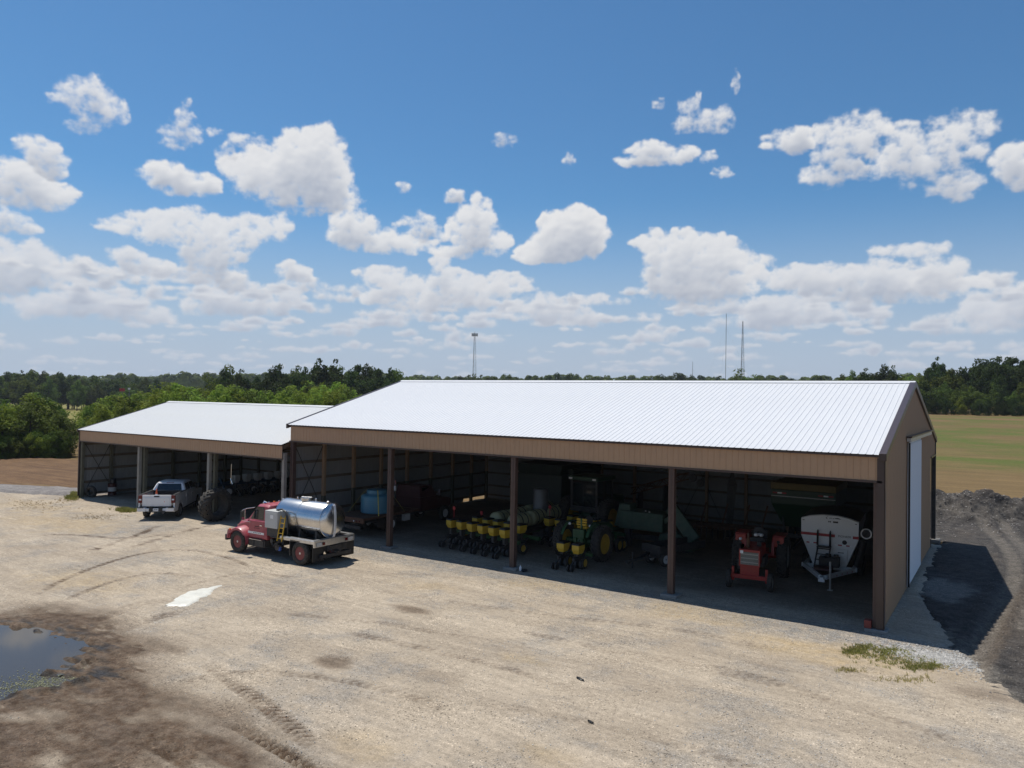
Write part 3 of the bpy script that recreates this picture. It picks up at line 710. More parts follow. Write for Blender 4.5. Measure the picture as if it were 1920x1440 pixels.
# grey stone track between the yard and the brown field
tx = np.arange(-120, -50.4, .3); ty = np.arange(-36, 4, .3); X, Y = np.meshgrid(tx, ty)
TR = np.array([(-51.0,.6),(-51.2,3.2),(-56,2.2),(-60,.8),(-67,-3.2),(-80,-9.0),(-100,-17),(-125,-28),(-118,-34),(-96,-23),(-75,-11),(-64,-5.4),(-58,-2.6),(-53.5,-.5)])
mid = fbm(X/1.2, Y/1.2, 701, 4); te = sdf(TR, X, Y)+mid*.6
Zt = zt(X, Y)+.10+mid*.12+fbm(X/3, Y/3, 711, 3)*.22-sstep(-.5, .5, te)*.45
wear = np.zeros(X.shape+(4,)); wear[..., 0] = np.clip(mid+.2, 0, 1)
def b_stone(noise, rng, mix, mul, math_, ch, al):
    m1 = noise(1.2, 6, .7); g = noise(12, 4, .7)
    c = mix(rng(m1, .35, .65, 0, 1), (.155,.142,.138), (.27,.25,.235)); c = mul(c, rng(g, .3, .7, .65, 1.3))
    return c, g, .9, None
grid_mesh('stone_track', tx, ty, Zt, ground_mat('grey_stone_track', b_stone), wear, te < .8)

# loose stones and tufts
def scatter_stones(n, name, spots, seed, smin, smax, m, zz=None):
    rs = np.random.RandomState(seed); base = np.array([(1,0,0),(0,1,0),(-1,0,0),(0,-1,0),(0,0,1),(0,0,-.5)]); tri = np.array([(0,1,4),(1,2,4),(2,3,4),(3,0,4),(1,0,5),(2,1,5),(3,2,5),(0,3,5)])
    px, py = spots(rs, n); k = len(px); s = rs.uniform(smin, smax, k)**1.0
    a = rs.rand(k)*2*PI; ca, sa = np.cos(a), np.sin(a)
    V = base[None]*rs.uniform(.6, 1.3, (k, 6, 1))*s[:, None, None]*np.array([1, .8, .55])
    W = np.stack([V[..., 0]*ca[:, None]-V[..., 1]*sa[:, None]+px[:, None], V[..., 0]*sa[:, None]+V[..., 1]*ca[:, None]+py[:, None], V[..., 2]], -1)
    jx = np.clip(np.searchsorted(xs, px), 0, len(xs)-1); jy = np.clip(np.searchsorted(ys, py), 0, len(ys)-1)
    if zz is not None: W[..., 2] += (zz[2][np.clip(np.searchsorted(zz[1], py), 0, len(zz[1])-1), np.clip(np.searchsorted(zz[0], px), 0, len(zz[0])-1)]+.25*s)[:, None]
    else: W[..., 2] += (Zy[jy, jx]+.25*s)[:, None]
    F = (tri[None]+(np.arange(k)*6)[:, None, None]).reshape(-1, 3)
    me = bpy.data.meshes.new(name); me.from_pydata(W.reshape(-1, 3).tolist(), [], F.tolist()); me.materials.append(m)
    o = bpy.data.objects.new(name, me); COL.objects.link(o); return tag(o, kind='stuff')
def spots_yard(rs, n):
    x = rs.uniform(-30, 3.2, n); y = rs.uniform(-21.5, -.2, n)
    jx = np.searchsorted(xs, x).clip(0, len(xs)-1); jy = np.searchsorted(ys, y).clip(0, len(ys)-1)
    keep = rs.rand(n) < .12+.88*np.where(True, Bg[jy, jx], 0); ok = keep & (dp[jy, jx] > .2) & (rs.rand(n) > R[jy, jx]*1.6)
    return x[ok], y[ok]
sm = mat('limestone_chips', (.40,.385,.36), .9, 0, .35, 7)
sm2 = mat('brown_chips', (.20,.165,.13), .9, 0, .35, 7)
scatter_stones(42000, 'gravel', spots_yard, 31, .010, .026, sm)
scatter_stones(16000, 'gravel', spots_yard, 32, .010, .022, sm2)
c0 = on_ground(1750, 1232)
scatter_stones(2600, 'gravel', lambda rs, n: (rs.normal(c0[0], .75, n), rs.normal(c0[1], .42, n)), 33, .02, .05, sm)
def heap_spots(rs, n):
    x = rs.uniform(-3, 16, n); y = rs.normal(31, 3.2, n); k = (y > 22) & (y < 40); return x[k], y[k]
scatter_stones(5200, 'gravel', heap_spots, 35, .02, .07, mat('dark_stones', (.17,.155,.145), .9, 0, .45, 3), TRK)
scatter_stones(900, 'gravel', heap_spots, 36, .02, .06, sm, TRK)
scatter_stones(2600, 'gravel', lambda rs, n: (rs.uniform(2.4, 11, n), rs.uniform(-6, 24, n)), 37, .012, .035, mat('dark_stones', (.19,.175,.165), .9, 0, .45, 3), TRK)
gm = leaf_mat('weed_blades', (.30,.32,.09), .3, .5); gm2 = leaf_mat('dry_blades', (.42,.35,.17), .3, .5)
def tufts(name, spots, n, h, seed, m):
    rr = random.Random(seed); mb = MB()
    for k in range(n):
        u, v, su, sv = spots[rr.randrange(len(spots))]
        p = on_ground(rr.gauss(u, su), rr.gauss(v, sv)); z = zt1(p[0], p[1])
        for j in range(9):
            a = rr.uniform(0, 6.28); l = h*rr.uniform(.5, 1.3); lean = rr.uniform(.2, .9)*l; w = .0035+.005*rr.random()
            bx, by = p[0]+rr.uniform(-.05, .05), p[1]+rr.uniform(-.05, .05); dx, dy = math.cos(a), math.sin(a)
            mb.add([(bx-dy*w, by+dx*w, z-.02), (bx+dy*w, by-dx*w, z-.02), (bx+dx*lean*.5+dy*w*.8, by+dy*lean*.5-dx*w*.8, z+l*.7), (bx+dx*lean, by+dy*lean, z+l)], [(0, 1, 2, 3)])
    return tag(mb.build(name, m), kind='stuff')
RIGHTW = [(1640,1230,26,5),(1690,1240,28,5),(1725,1250,20,4),(1620,1215,10,3),(1665,1222,14,3),(1745,1252,14,3),(1600,1222,10,3)]
tufts('weeds', RIGHTW, 430, .075, 51, gm); tufts('weeds', RIGHTW+[(1700,1275,25,4),(1590,1258,12,2)], 320, .07, 52, gm2)
LEFTW = [(232,957,9,1.5),(246,960,10,1.5),(135,932,7,3),(140,926,5,3),(75,942,25,4),(170,972,20,3)]
tufts('weeds', [(232,957,7,1.1),(240,959,8,1.1),(136,934,6,2.2),(141,928,4,2)], 700, .15, 53, gm)
tufts('weeds', [(75,943,24,3),(170,972,20,2),(70,952,30,4),(190,968,24,2),(120,938,12,3)], 260, .06, 54, gm2)

# ================================================================== the two pole sheds
PW = .9144
def ribbed(length_fn, w=PW, h=.014, t=.006, ribs=4, x_off=.0, n_s=1):
    """one steel sheet: u across the ribs, s along them from s0 to s1, raised towards +z; slot 0 = face, slot 1 = back"""
    us = [0.]; zs = [0.]
    for k in range(ribs):
        c = w*(k+.5)/ribs
        for du, z in ((-.026, 0), (-.011, h), (.011, h), (.026, 0)):
            if 0 < c+du < w: us.append(c+du); zs.append(z)
    us.append(w); zs.append(0.); n = len(us); v = []; f = []; m = []
    lim = [length_fn(u) for u in us]
    for off in (0, -t):
        for i in range(n): v.append((us[i], lim[i][0], zs[i]+off))
        for i in range(n): v.append((us[i], lim[i][1], zs[i]+off))
    for i in range(n-1):
        f.append((i, i+1, n+i+1, n+i)); m.append(0)
        f.append((2*n+i, 3*n+i, 3*n+i+1, 2*n+i+1)); m.append(1)
        f.append((i, 2*n+i, 2*n+i+1, i+1)); m.append(0); f.append((n+i, n+i+1, 3*n+i+1, 3*n+i)); m.append(0)
    f.append((0, n, 3*n, 2*n)); m.append(0); f.append((n-1, 2*n-1+n+n-n, 0+3*n-1+0, 0)[:0] or (n-1, 3*n-1, 4*n-1, 2*n-1)); m.append(0)
    return v, f, m
def sheet_mesh(name, length_fn, face, back, w=PW, ribs=4):
    v, f, m = ribbed(length_fn, w, ribs=ribs)
    me = bpy.data.meshes.new(name); me.from_pydata(v, [], f); me.materials.append(face); me.materials.append(back)
    me.polygons.foreach_set('material_index', m); me.update(); return me
def frame(o, u, s, n):
    return Matrix(((u[0], s[0], n[0], o[0]), (u[1], s[1], n[1], o[1]), (u[2], s[2], n[2], o[2]), (0, 0, 0, 1)))
def run_sheets(parent, name, o, u, s, total, length_fn, face, back, ribs=4):
    """sheets side by side along u from o; length_fn(distance along u) -> (s0, s1)"""
    u = Vector(u).normalized(); s = Vector(s).normalized(); n = u.cross(s); k = max(1, round(total/PW)); w = total/k; cache = {}
    for i in range(k):
        key = tuple(round(q, 3) for d in (0, .5, 1) for q in length_fn((i+d)*w))
        if key not in cache: cache[key] = sheet_mesh(name, lambda q, i=i: length_fn(i*w+q), face, back, w, ribs)
        p = Vector(o)+u*(i*w)
        ob = instance(name, cache[key], parent, frame(p, u, s, n))
        if i and False: ob['label'] = ''
B = 7.315; XL = -4*B
# ---------------- tall shed
shed = thing('machine_shed', 'tall open-fronted tan steel shed with bright white ribbed roof and closed right gable', 'shed', (0, 0, 0))
HE, HF, HR, YR, YB, HB = 5.83, 4.985, 8.47, 9.0, 20.4, 5.62
mf = (HR-HE)/(YR+.22); mb_ = (HR-HB)/(YB-YR)
XR0, XR1 = XL-.12, .10
sf = Vector((0, YR+.22, HR-HE)); sbk = Vector((0, YR-YB, HR-HB))
run_sheets(shed, 'roof_panel', (XR0, -.22, HE+.02), (1,0,0), sf, XR1-XR0, lambda d: (0, sf.length-.02), M['roof'], M['liner'])
run_sheets(shed, 'roof_panel', (XR1, YB, HB+.02), (-1,0,0), sbk, XR1-XR0, lambda d: (0, sbk.length-.02), M['roof'], M['liner'])
m = MB(); m.prism([(YR-.26, HR-.26*mf+.055), (YR, HR+.075), (YR+.26, HR-.26*mb_+.055), (YR+.26, HR-.26*mb_+.035), (YR, HR+.05), (YR-.26, HR-.26*mf+.035)], 'x', XR0-.02, XR1+.03); m.build('ridge_cap', M['roof'], shed)
for x0, x1 in ((XR0-.05, XR0+.10), (XR1-.17, XR1+.06)):
    m = MB()
    for ya, za, yb, zb in ((-.24, HE, YR, HR), (YB+.02, HB, YR, HR)):
        m.loft([[(x0, ya, za-.18), (x1, ya, za-.18), (x1, ya, za+.062), (x0, ya, za+.062)], [(x0, yb, zb-.18), (x1, yb, zb-.18), (x1, yb, zb+.062), (x0, yb, zb+.062)]])
    m.build('rake_trim', M['trim'], shed, bevel=.01)
# front fascia sheets
run_sheets(shed, 'fascia_panel', (XL+.06, -.10, 0), (1,0,0), (0,0,1), -XL-.14, lambda d: (HF, HE-.03), M['tan'], M['liner'])
m = MB(); m.box(XL-.02, .02, -.13, -.06, HF-.075, HF-.004); m.build('fascia_trim', M['trim'], shed)
m = MB(); m.box(XL-.05, XR1-.02, -.20, -.125, HE-.07, HE-.012); m.build('eave_trim', M['trim'], shed)
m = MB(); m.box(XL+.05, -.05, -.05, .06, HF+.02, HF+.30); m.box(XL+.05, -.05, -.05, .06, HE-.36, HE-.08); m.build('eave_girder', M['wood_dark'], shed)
# right gable
def gab(d):  # d runs from Y=0 backwards along +Y, wall seen from +X
    y = d
    top = HE+(y+.22)*mf if y < YR else HR-(y-YR)*mb_
    return (.09 if y < 17.5 else 4.80, top-.06)
run_sheets(shed, 'wall_panel', (.06, .02, 0), (0,1,0), (0,0,1), 17.48, gab, M['tan'], M['liner'])
run_sheets(shed, 'wall_panel', (.06, 17.5, 0), (0,1,0), (0,0,1), 2.84, lambda d: gab(d+17.51), M['tan'], M['liner'])
m = MB(); m.box(-.13, .10, -.13, -.085, .10, HE-.10); m.box(.086, .12, -.13, .085, .10, HE-.10); m.build('corner_trim', M['trim'], shed)
m = MB(); m.box(.085, .115, 17.42, 17.54, .05, 4.8); m.box(.07, .12, 17.4, 20.36, 4.72, 4.81); m.build('edge_trim', M['trim'], shed)
# sliding door on its rail
DY0, DY1, DH = 6.5, 11.5, 5.98
m = MB(); m.box(.10, .13, DY0-.02, DY0+.06, .22, DH); m.box(.10, .13, DY1-.06, DY1+.02, .22, DH); m.box(.10, .13, DY0, DY1, DH-.1, DH); m.box(.10, .13, DY0, DY1, .2, .3)
door = m.build('sliding_door', M['door_white'], shed)
run_sheets(door, 'door_panel', (.155, DY0+.03, 0), (0,1,0), (0,0,1), DY1-DY0-.06, lambda d: (.24, DH-.06), M['door_white'], M['door_white'])
m = MB(); m.box(.13, .20, DY0-.035, DY0+.012, .2, DH); m.build('door_edge', M['black'], door)
m = MB(); m.box(.10, .25, 6.2, 15.7, DH+.06, DH+.20); m.build('door_rail', M['galv'], shed)
m = MB(); m.box(.10, .29, 6.1, 15.72, DH+.21, DH+.27); m.build('rail_cover', M['trim'], shed)
# front columns on concrete pads
def column(x, y, w, d, z1, mt, parent, pad=True, z0=.10):
    m = MB(); m.box(x-w/2, x+w/2, y-d/2, y+d/2, z0, z1); c = m.build('column', mt, parent, bevel=.012)
    if pad:
        m = MB(); m.box(x-.34, x+.34, y-.30, y+.30, -.25, .10); m.build('concrete_pad', M['concrete'], parent, bevel=.03)
    return c
for k in range(5):
    x = XL+k*B
    x += .10 if k == 0 else (-.13 if k == 4 else 0)
    c = column(x, .08, .235, .24, HE-.2, M['post_brown'], shed)
    m = MB(); m.box(x-.03, x+.03, -.05, -.042, .12, HF); m.build('column_rib', M['trim'], c)
m = MB(); m.box(-.48, -.27, -.20, .10, .11, .36); tag(m.build('brick_block', mat('red_block', (.24,.055,.04), .8), None, bevel=.012), 'dull red block on the concrete pad at the front right corner of the tall shed', 'block')
column(.0, 20.25, .22, .22, HB-.15, M['steel_dark'], shed)
column(-B, 20.25, .22, .22, HB-.15, M['steel_dark'], shed)
# left wall: sheets, posts, girts, rod bracing
run_sheets(shed, 'wall_panel', (XL-.03, 18.4, 0), (0,-1,0), (0,0,1), 18.38, lambda d: ((.26 if d < 2.75 else -.05), (HE+(18.4-d+.22)*mf if 18.4-d < YR else HR-(18.4-d-YR)*mb_)-.06), M['tan'], M['liner'])
for y in (2.3, 4.63, 6.98, 9.4, 11.8, 14.2, 16.4, 18.3):
    top = (HE+(y+.22)*mf if y < YR else HR-(y-YR)*mb_)-.2
    m = MB(); m.box(XL+.02, XL+.20, y-.09, y+.09, 2.0 if y > 3 else 1.75, top); c = m.build('wall_post', M['wood_tan'], shed)
    m = MB(); m.box(XL+.018, XL+.203, y-.093, y+.093, -.1, (2.0 if y > 3 else 1.75)-.002); m.build('treated_foot', M['wood_green'], c)
for z in (.25, .95, 1.9, 2.82, 3.75, 4.68, 5.5):
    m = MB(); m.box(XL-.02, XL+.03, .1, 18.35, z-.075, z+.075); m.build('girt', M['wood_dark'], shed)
m = MB(); m.box(XL-.02, XL+.12, .1, 18.3, 4.80, 5.15); m.build('girder', M['wood_dark'], shed)
for a, b in (((.25, 4.6), (2.2, 1.0)), ((.25, 1.0), (2.2, 4.6))):
    m = MB(); m.tube((XL+.1, a[0], a[1]), (XL+.1, b[0], b[1]), .018, n=6); m.build('brace_rod', M['steel_cable'], shed)
# back wall
run_sheets(shed, 'wall_panel', (-.02, 18.45, 0), (-1,0,0), (0,0,1), -XL-.02, lambda d: (-.06, HB+.25), M['tan'], M['liner'])
for x in np.arange(XL+2.4, -.5, 2.44):
    m = MB(); m.box(x-.08, x+.08, 18.2, 18.39, -.1, HB+.3); m.build('wall_post', M['wood_tan'], shed)
for z in (.25, .95, 1.9, 2.82, 3.75, 4.68, 5.5):
    m = MB(); m.box(XL+.1, -.2, 18.385, 18.425, z-.07, z+.07); m.build('girt', M['wood_dark'], shed)
for xa in (-23.5, -13.7):
    for a, b in ((.3, 5.2), (5.2, .3)):
        m = MB(); m.tube((xa, 18.28, a), (xa+2.4, 18.28, b), .018, n=6); m.build('brace_rod', M['steel_cable'], shed)
# inside of the right gable: posts and girts
for y in (2.9, 5.9, 8.9, 11.9, 14.9, 17.3):
    m = MB(); m.box(-.16, .03, y-.08, y+.08, -.1, min(HE+(y+.22)*mf, HR-(y-YR)*mb_)-.25); m.build('wall_post', M['wood_tan'], shed)
# roof trusses and purlins
for k in range(9):
    x = XL+.3+k*(-XL-.6)/8; m = MB()
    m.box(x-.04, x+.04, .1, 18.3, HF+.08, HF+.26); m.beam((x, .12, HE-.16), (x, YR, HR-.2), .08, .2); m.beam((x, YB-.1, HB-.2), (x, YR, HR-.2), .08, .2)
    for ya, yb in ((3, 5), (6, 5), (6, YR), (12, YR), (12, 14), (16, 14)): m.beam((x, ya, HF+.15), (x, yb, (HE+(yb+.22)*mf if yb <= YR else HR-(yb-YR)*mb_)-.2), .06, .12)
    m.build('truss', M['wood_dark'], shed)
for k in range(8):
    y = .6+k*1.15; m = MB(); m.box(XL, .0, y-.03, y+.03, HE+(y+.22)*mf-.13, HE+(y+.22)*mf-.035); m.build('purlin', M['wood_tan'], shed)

# ---------------- low shed
low = thing('low_shed', 'lower open-fronted shed with white roof and grey timber posts, left of the tall shed', 'shed', (0, 0, 0))
X0, X1, Y0, LE, LF, LR, LYR, LYB = -51.0, XL-.16, -.45, 4.74, 4.0, 6.74, 6.3, 13.0
ml = (LR-LE)/(LYR-Y0+.1)
sf = Vector((0, LYR-Y0+.1, LR-LE)); sb2 = Vector((0, LYR-LYB, LR-LE+.05))
run_sheets(low, 'roof_panel', (X0-.12, Y0-.1, LE+.02), (1,0,0), sf, X1-X0+.12, lambda d: (0, sf.length-.02), M['roof_old'], M['liner'])
run_sheets(low, 'roof_panel', (X1, LYB, LE-.03), (-1,0,0), sb2, X1-X0+.12, lambda d: (0, sb2.length-.02), M['roof_old'], M['liner'])
m = MB(); m.prism([(LYR-.24, LR-.24*ml+.055), (LYR, LR+.075), (LYR+.24, LR-.24*ml+.055), (LYR+.24, LR-.24*ml+.033), (LYR, LR+.05), (LYR-.24, LR-.24*ml+.033)], 'x', X0-.14, X1-.01); m.build('ridge_cap', M['roof_old'], low)
m = MB()
for ya, za, yb in ((Y0-.12, LE, LYR), (LYB+.02, LE-.05, LYR)):
    m.loft([[(X0-.16, ya, za-.16), (X0-.04, ya, za-.16), (X0-.04, ya, za+.05), (X0-.16, ya, za+.05)], [(X0-.16, yb, LR-.16), (X0-.04, yb, LR-.16), (X0-.04, yb, LR+.05), (X0-.16, yb, LR+.05)]])
m.build('rake_trim', M['trim'], low)
run_sheets(low, 'fascia_panel', (X0+.03, Y0, 0), (1,0,0), (0,0,1), X1-X0-.06, lambda d: (LF, LE-.02), M['tan'], M['liner'])
m = MB(); m.box(X0, X1-.02, Y0-.03, Y0+.03, LF-.06, LF-.003); m.build('fascia_trim', M['trim'], low)
m = MB(); m.box(X0-.05, X1-.02, Y0-.085, Y0-.03, LE-.05, LE-.01); m.build('eave_trim', M['trim'], low)
m = MB(); m.box(X0+.1, X1-.1, Y0+.06, Y0+.14, LF+.02, LF+.3); m.build('eave_girder', M['wood_dark'], low)
m = MB(); m.box(X0-.04, X0+.05, Y0-.035, Y0+.06, .0, LE-.06); m.build('corner_trim', M['trim'], low)
for x, mt in ((X0+.17, M['wood_green']), (-43.62, M['wood_grey']), (-36.15, M['wood_grey']), (X1-.02+.0, M['wood_grey'])):
    m = MB(); m.box(x-.11, x+.10, Y0+.07, Y0+.27, -.2, LF+.3); m.build('column', mt, low, bevel=.012)
for x in (-43.5, -36.03):
    m = MB(); m.box(x+.02, x+.22, Y0+.30, Y0+.52, -.2, LF+.6); m.build('column', M['wood_green'], low, bevel=.012)
run_sheets(low, 'wall_panel', (X0-.02, LYB, 0), (0,-1,0), (0,0,1), LYB-Y0-.04, lambda d: ((.13 if 10.8 < d < 12.8 else -.05), (LE+(LYB-d-Y0+.1)*ml if LYB-d < LYR else LR-(LYB-d-LYR)*ml)-.06), M['tan'], M['liner'])
for y in (1.78, 4.1, 6.6, 8.9, 11.3, 12.8):
    top = (LE+(y-Y0)*ml if y < LYR else LR-(y-LYR)*ml)-.2
    m = MB(); m.box(X0+.03, X0+.22, y-.10, y+.10, -.1, top); m.build('wall_post', M['wood_green'], low)
for z in (.22, 1.05, 1.97, 2.88, 3.76, 4.5):
    m = MB(); m.box(X0-.01, X0+.05, Y0+.1, LYB-.1, z-.085, z+.085); m.build('girt', M['wood_dark'], low)
for a, b in (((-.1, 3.75), (1.6, .9)), ((-.1, .3), (1.7, 3.75))):
    m = MB(); m.tube((X0+.14, a[0], a[1]), (X0+.14, b[0], b[1]), .02, n=6); m.build('brace_rod', M['steel_cable'], low)
run_sheets(low, 'wall_panel', (X1, LYB-.02, 0), (-1,0,0), (0,0,1), X1-X0, lambda d: (-.06, LE-.12), M['tan'], M['liner'])
for x in np.arange(X0+2.4, X1-1, 2.44):
    m = MB(); m.box(x-.08, x+.08, LYB-.25, LYB-.06, -.1, LE-.1); m.build('wall_post', M['wood_green'], low)
for z in (.25, 1.1, 2.0, 2.9, 3.8):
    m = MB(); m.box(X0+.1, X1-.1, LYB-.065, LYB-.03, z-.07, z+.07); m.build('girt', M['wood_dark'], low)
for k in range(7):
    x = X0+.3+k*(X1-X0-.6)/6; m = MB()
    m.box(x-.04, x+.04, Y0+.1, LYB-.1, LF+.1, LF+.26); m.beam((x, Y0+.2, LE-.17), (x, LYR, LR-.2), .08, .2); m.beam((x, LYB-.1, LE-.25), (x, LYR, LR-.2), .08, .2); m.build('truss', M['wood_dark'], low)

# ================================================================== vehicles and farm machines (each faces +x in its own frame)
M['truck_red'] = mat('faded_red_paint', (.36, .050, .072), .40, 0, .12, 2.5, dirt=(.40,.24,.22), dirt_amt=.35, coat=.25)
M['rim_red'] = mat('faded_red_rim', (.20, .035, .035), .6, 0, .2, 5, dirt=DUST, dirt_amt=.3)
M['white_paint'] = mat('white_vehicle_paint', (.80, .80, .80), .3, 0, .03, 2, dirt=(.55,.51,.45), dirt_amt=.18, coat=.4)
M['cabinet'] = mat('pale_grey_cabinet', (.50, .50, .48), .5, 0, .05, 2)
M['yellow'] = mat('yellow_paint', (.66, .40, .03), .45, 0, .08, 3)
M['hopper'] = mat('yellow_hopper_plastic', (.62, .40, .03), .5, 0, .10, 3, dirt=(.30,.22,.10), dirt_amt=.3)
M['jd_green'] = mat('green_machine_paint', (.022, .085, .028), .45, 0, .15, 2, dirt=DUST, dirt_amt=.18)
M['old_green'] = mat('weathered_green_sheet', (.038, .078, .052), .6, 0, .15, 2, dirt=DUST, dirt_amt=.25)
M['rim_yellow'] = mat('yellow_rim', (.50, .31, .03), .5, 0, .15, 4, dirt=DUST, dirt_amt=.3)
M['tank_tan'] = mat('tan_poly_tank', (.36, .35, .20), .45, 0, .10, 2)
M['tank_blue'] = mat('blue_poly_tank', (.075, .22, .30), .42, 0, .06, 1.5)
M['strap_yellow'] = mat('yellow_strap', (.60, .50, .10), .8)
M['rim_white'] = mat('white_rim', (.68, .68, .67), .45, 0, .08, 5, dirt=DUST, dirt_amt=.25)
M['rim_grey'] = mat('grey_rim', (.24, .24, .235), .55, .3, .15, 5)
M['orange'] = mat('orange_red_tractor_paint', (.335, .015, .010), .42, 0, .12, 2.5, dirt=(.12,.05,.035), dirt_amt=.25, coat=.2)
M['grille_pale'] = mat('pale_grille_bars', (.45, .42, .34), .5)
M['seed_white'] = mat('white_tender_paint', (.68, .70, .70), .38, 0, .04, 1.5, coat=.3)
M['stripe_red'] = mat('red_stripe', (.34, .012, .02), .4)
M['rust'] = mat('rusty_steel', (.11, .055, .032), .85, 0, .3, 5)
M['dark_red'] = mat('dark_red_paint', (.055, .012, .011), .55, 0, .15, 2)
M['blue_frame'] = mat('blue_machine_frame', (.018, .055, .10), .5, 0, .15, 3)
M['hopper_white'] = mat('white_hopper_plastic', (.55, .55, .53), .5, 0, .08, 3)
M['cone_orange'] = mat('orange_cone', (.75, .13, .03), .55)
M['hose'] = mat('black_hose', (.015, .015, .016), .5)
M['mirror_glass'] = mat('mirror_glass', (.5, .52, .55), .05, 1., 0)

def tyre_profile(R, w, rim):
    h = w/2
    return [(rim, -h*.72), (rim+.15*(R-rim), -h*.95), (rim+.6*(R-rim), -h), (R*.985-.06*(R-rim), -h*.86), (R, -h*.62), (R*1.004, 0), (R, h*.62), (R*.985-.06*(R-rim), h*.86), (rim+.6*(R-rim), h), (rim+.15*(R-rim), h*.95), (rim, h*.72)]
WCACHE = {}
def wheel(parent, x, y, R, w, rim, rim_mat, tyre_mat=None, lug=0, side=1, rz=0., name='wheel', hub=None, spokes=0, n=28):
    """tyre with its rim, axle along y; side = +1 when the outer face looks to +y"""
    tyre_mat = tyre_mat or M['rubber']; key = (R, w, rim, rim_mat.name, tyre_mat.name, lug, spokes, hub.name if hub else '')
    if key not in WCACHE:
        t = MB(); t.lathe(tyre_profile(R, w, rim), n=n, closed=True)
        if lug:
            for k in range(lug):
                for s in (-1, 1):
                    a0 = 2*PI*(k+(.5 if s > 0 else 0))/lug; pts = []
                    for q, yy in ((0, s*.02*w), (.10, s*.22*w), (.22, s*.47*w)):
                        a = a0+q*1.15*(24/lug)**.5; r_ = R+.012 if abs(yy) < .4*w else R*.965
                        pts.append(Vector((r_*math.cos(a), yy, r_*math.sin(a))))
                    for p, q in zip(pts[:-1], pts[1:]): t.beam(p, q, .040 if lug < 30 else .03, .06, up=(p+q).normalized())
        r = MB(); h = w/2
        r.lathe([(rim*1.02, h*.74), (rim*.97, h*.80), (rim*.90, h*.35), (rim*.55, h*.28), (rim*.42, h*.42), (rim*.30, h*.45)], n=20)
        r.lathe([(rim*1.02, -h*.74), (rim*.97, -h*.72), (rim*.9, -h*.2), (rim*.5, -h*.1)], n=16)
        if spokes:
            for k in range(spokes):
                a = 2*PI*k/spokes; r.beam((rim*.25*math.cos(a), h*.45, rim*.25*math.sin(a)), (rim*.95*math.cos(a), h*.55, rim*.95*math.sin(a)), rim*.16, .02, up=(0, 1, 0))
        hb = MB(); hb.lathe([(rim*.30, h*.44), (rim*.28, h*.62), (rim*.18, h*.74), (.01, h*.76)], n=12)
        for k in range(8):
            a = 2*PI*k/8; hb.tube((rim*.44*math.cos(a), h*.38, rim*.44*math.sin(a)), (rim*.44*math.cos(a), h*.50, rim*.44*math.sin(a)), rim*.045, n=5)
        WCACHE[key] = (t.mesh('wheel', tyre_mat, 45 if not lug else 0), r.mesh('rim', rim_mat, 40), hb.mesh('hub', hub or rim_mat, 40))
    tm, rm, hm = WCACHE[key]
    mtx = Matrix.Translation((x, y, R)) @ Matrix.Rotation(rz+(0 if side > 0 else PI), 4, 'Z')
    o = instance(name, tm, parent, mtx); ri = instance('rim', rm, o, Matrix()); instance('hub', hm, o, Matrix())
    return o
def arch_poly(x0, x1, z0, z1, arches, n=9):
    """side outline with round wheel openings cut up from its lower edge: (cx, r, cz)"""
    p = [(x0, z1), (x0, z0)]
    for cx, r, cz in sorted(arches):
        dx = math.sqrt(max(r*r-(z0-cz)**2, .001)); a0 = math.atan2(z0-cz, -dx); a1 = math.atan2(z0-cz, dx)
        a0 = a0 if a0 > 0 else a0+2*PI
        for k in range(n+1):
            a = a0+(a1-a0)*k/n; p.append((cx+r*math.cos(a), cz+r*math.sin(a)))
    return p+[(x1, z0), (x1, z1)]
def rect_ring(x, hw, z0, z1, c=.06, y0=0):
    return [(x, y0-hw, z0+c), (x, y0-hw+c, z0), (x, y0+hw-c, z0), (x, y0+hw, z0+c), (x, y0+hw, z1-c), (x, y0+hw-c, z1), (x, y0-hw+c, z1), (x, y0-hw, z1-c)]
def text_flat(parent, name, body, size, mtx, m, depth=.004):
    c = bpy.data.curves.new(name, 'FONT'); c.body = body; c.size = size; c.extrude = depth/2; c.align_x = 'CENTER'; c.align_y = 'CENTER'; c.resolution_u = 2
    o = bpy.data.objects.new(name, c); COL.objects.link(o); dg = bpy.context.evaluated_depsgraph_get(); me = bpy.data.meshes.new_from_object(o.evaluated_get(dg)); me.name = name
    bpy.data.objects.remove(o); me.materials.clear(); me.materials.append(m); return instance(name, me, parent, mtx)
def face_mtx(o, right, up):
    r = Vector(right).normalized(); u = Vector(up).normalized(); n = r.cross(u)
    return Matrix(((r.x, u.x, n.x, o[0]), (r.y, u.y, n.y, o[1]), (r.z, u.z, n.z, o[2]), (0,0,0,1)))

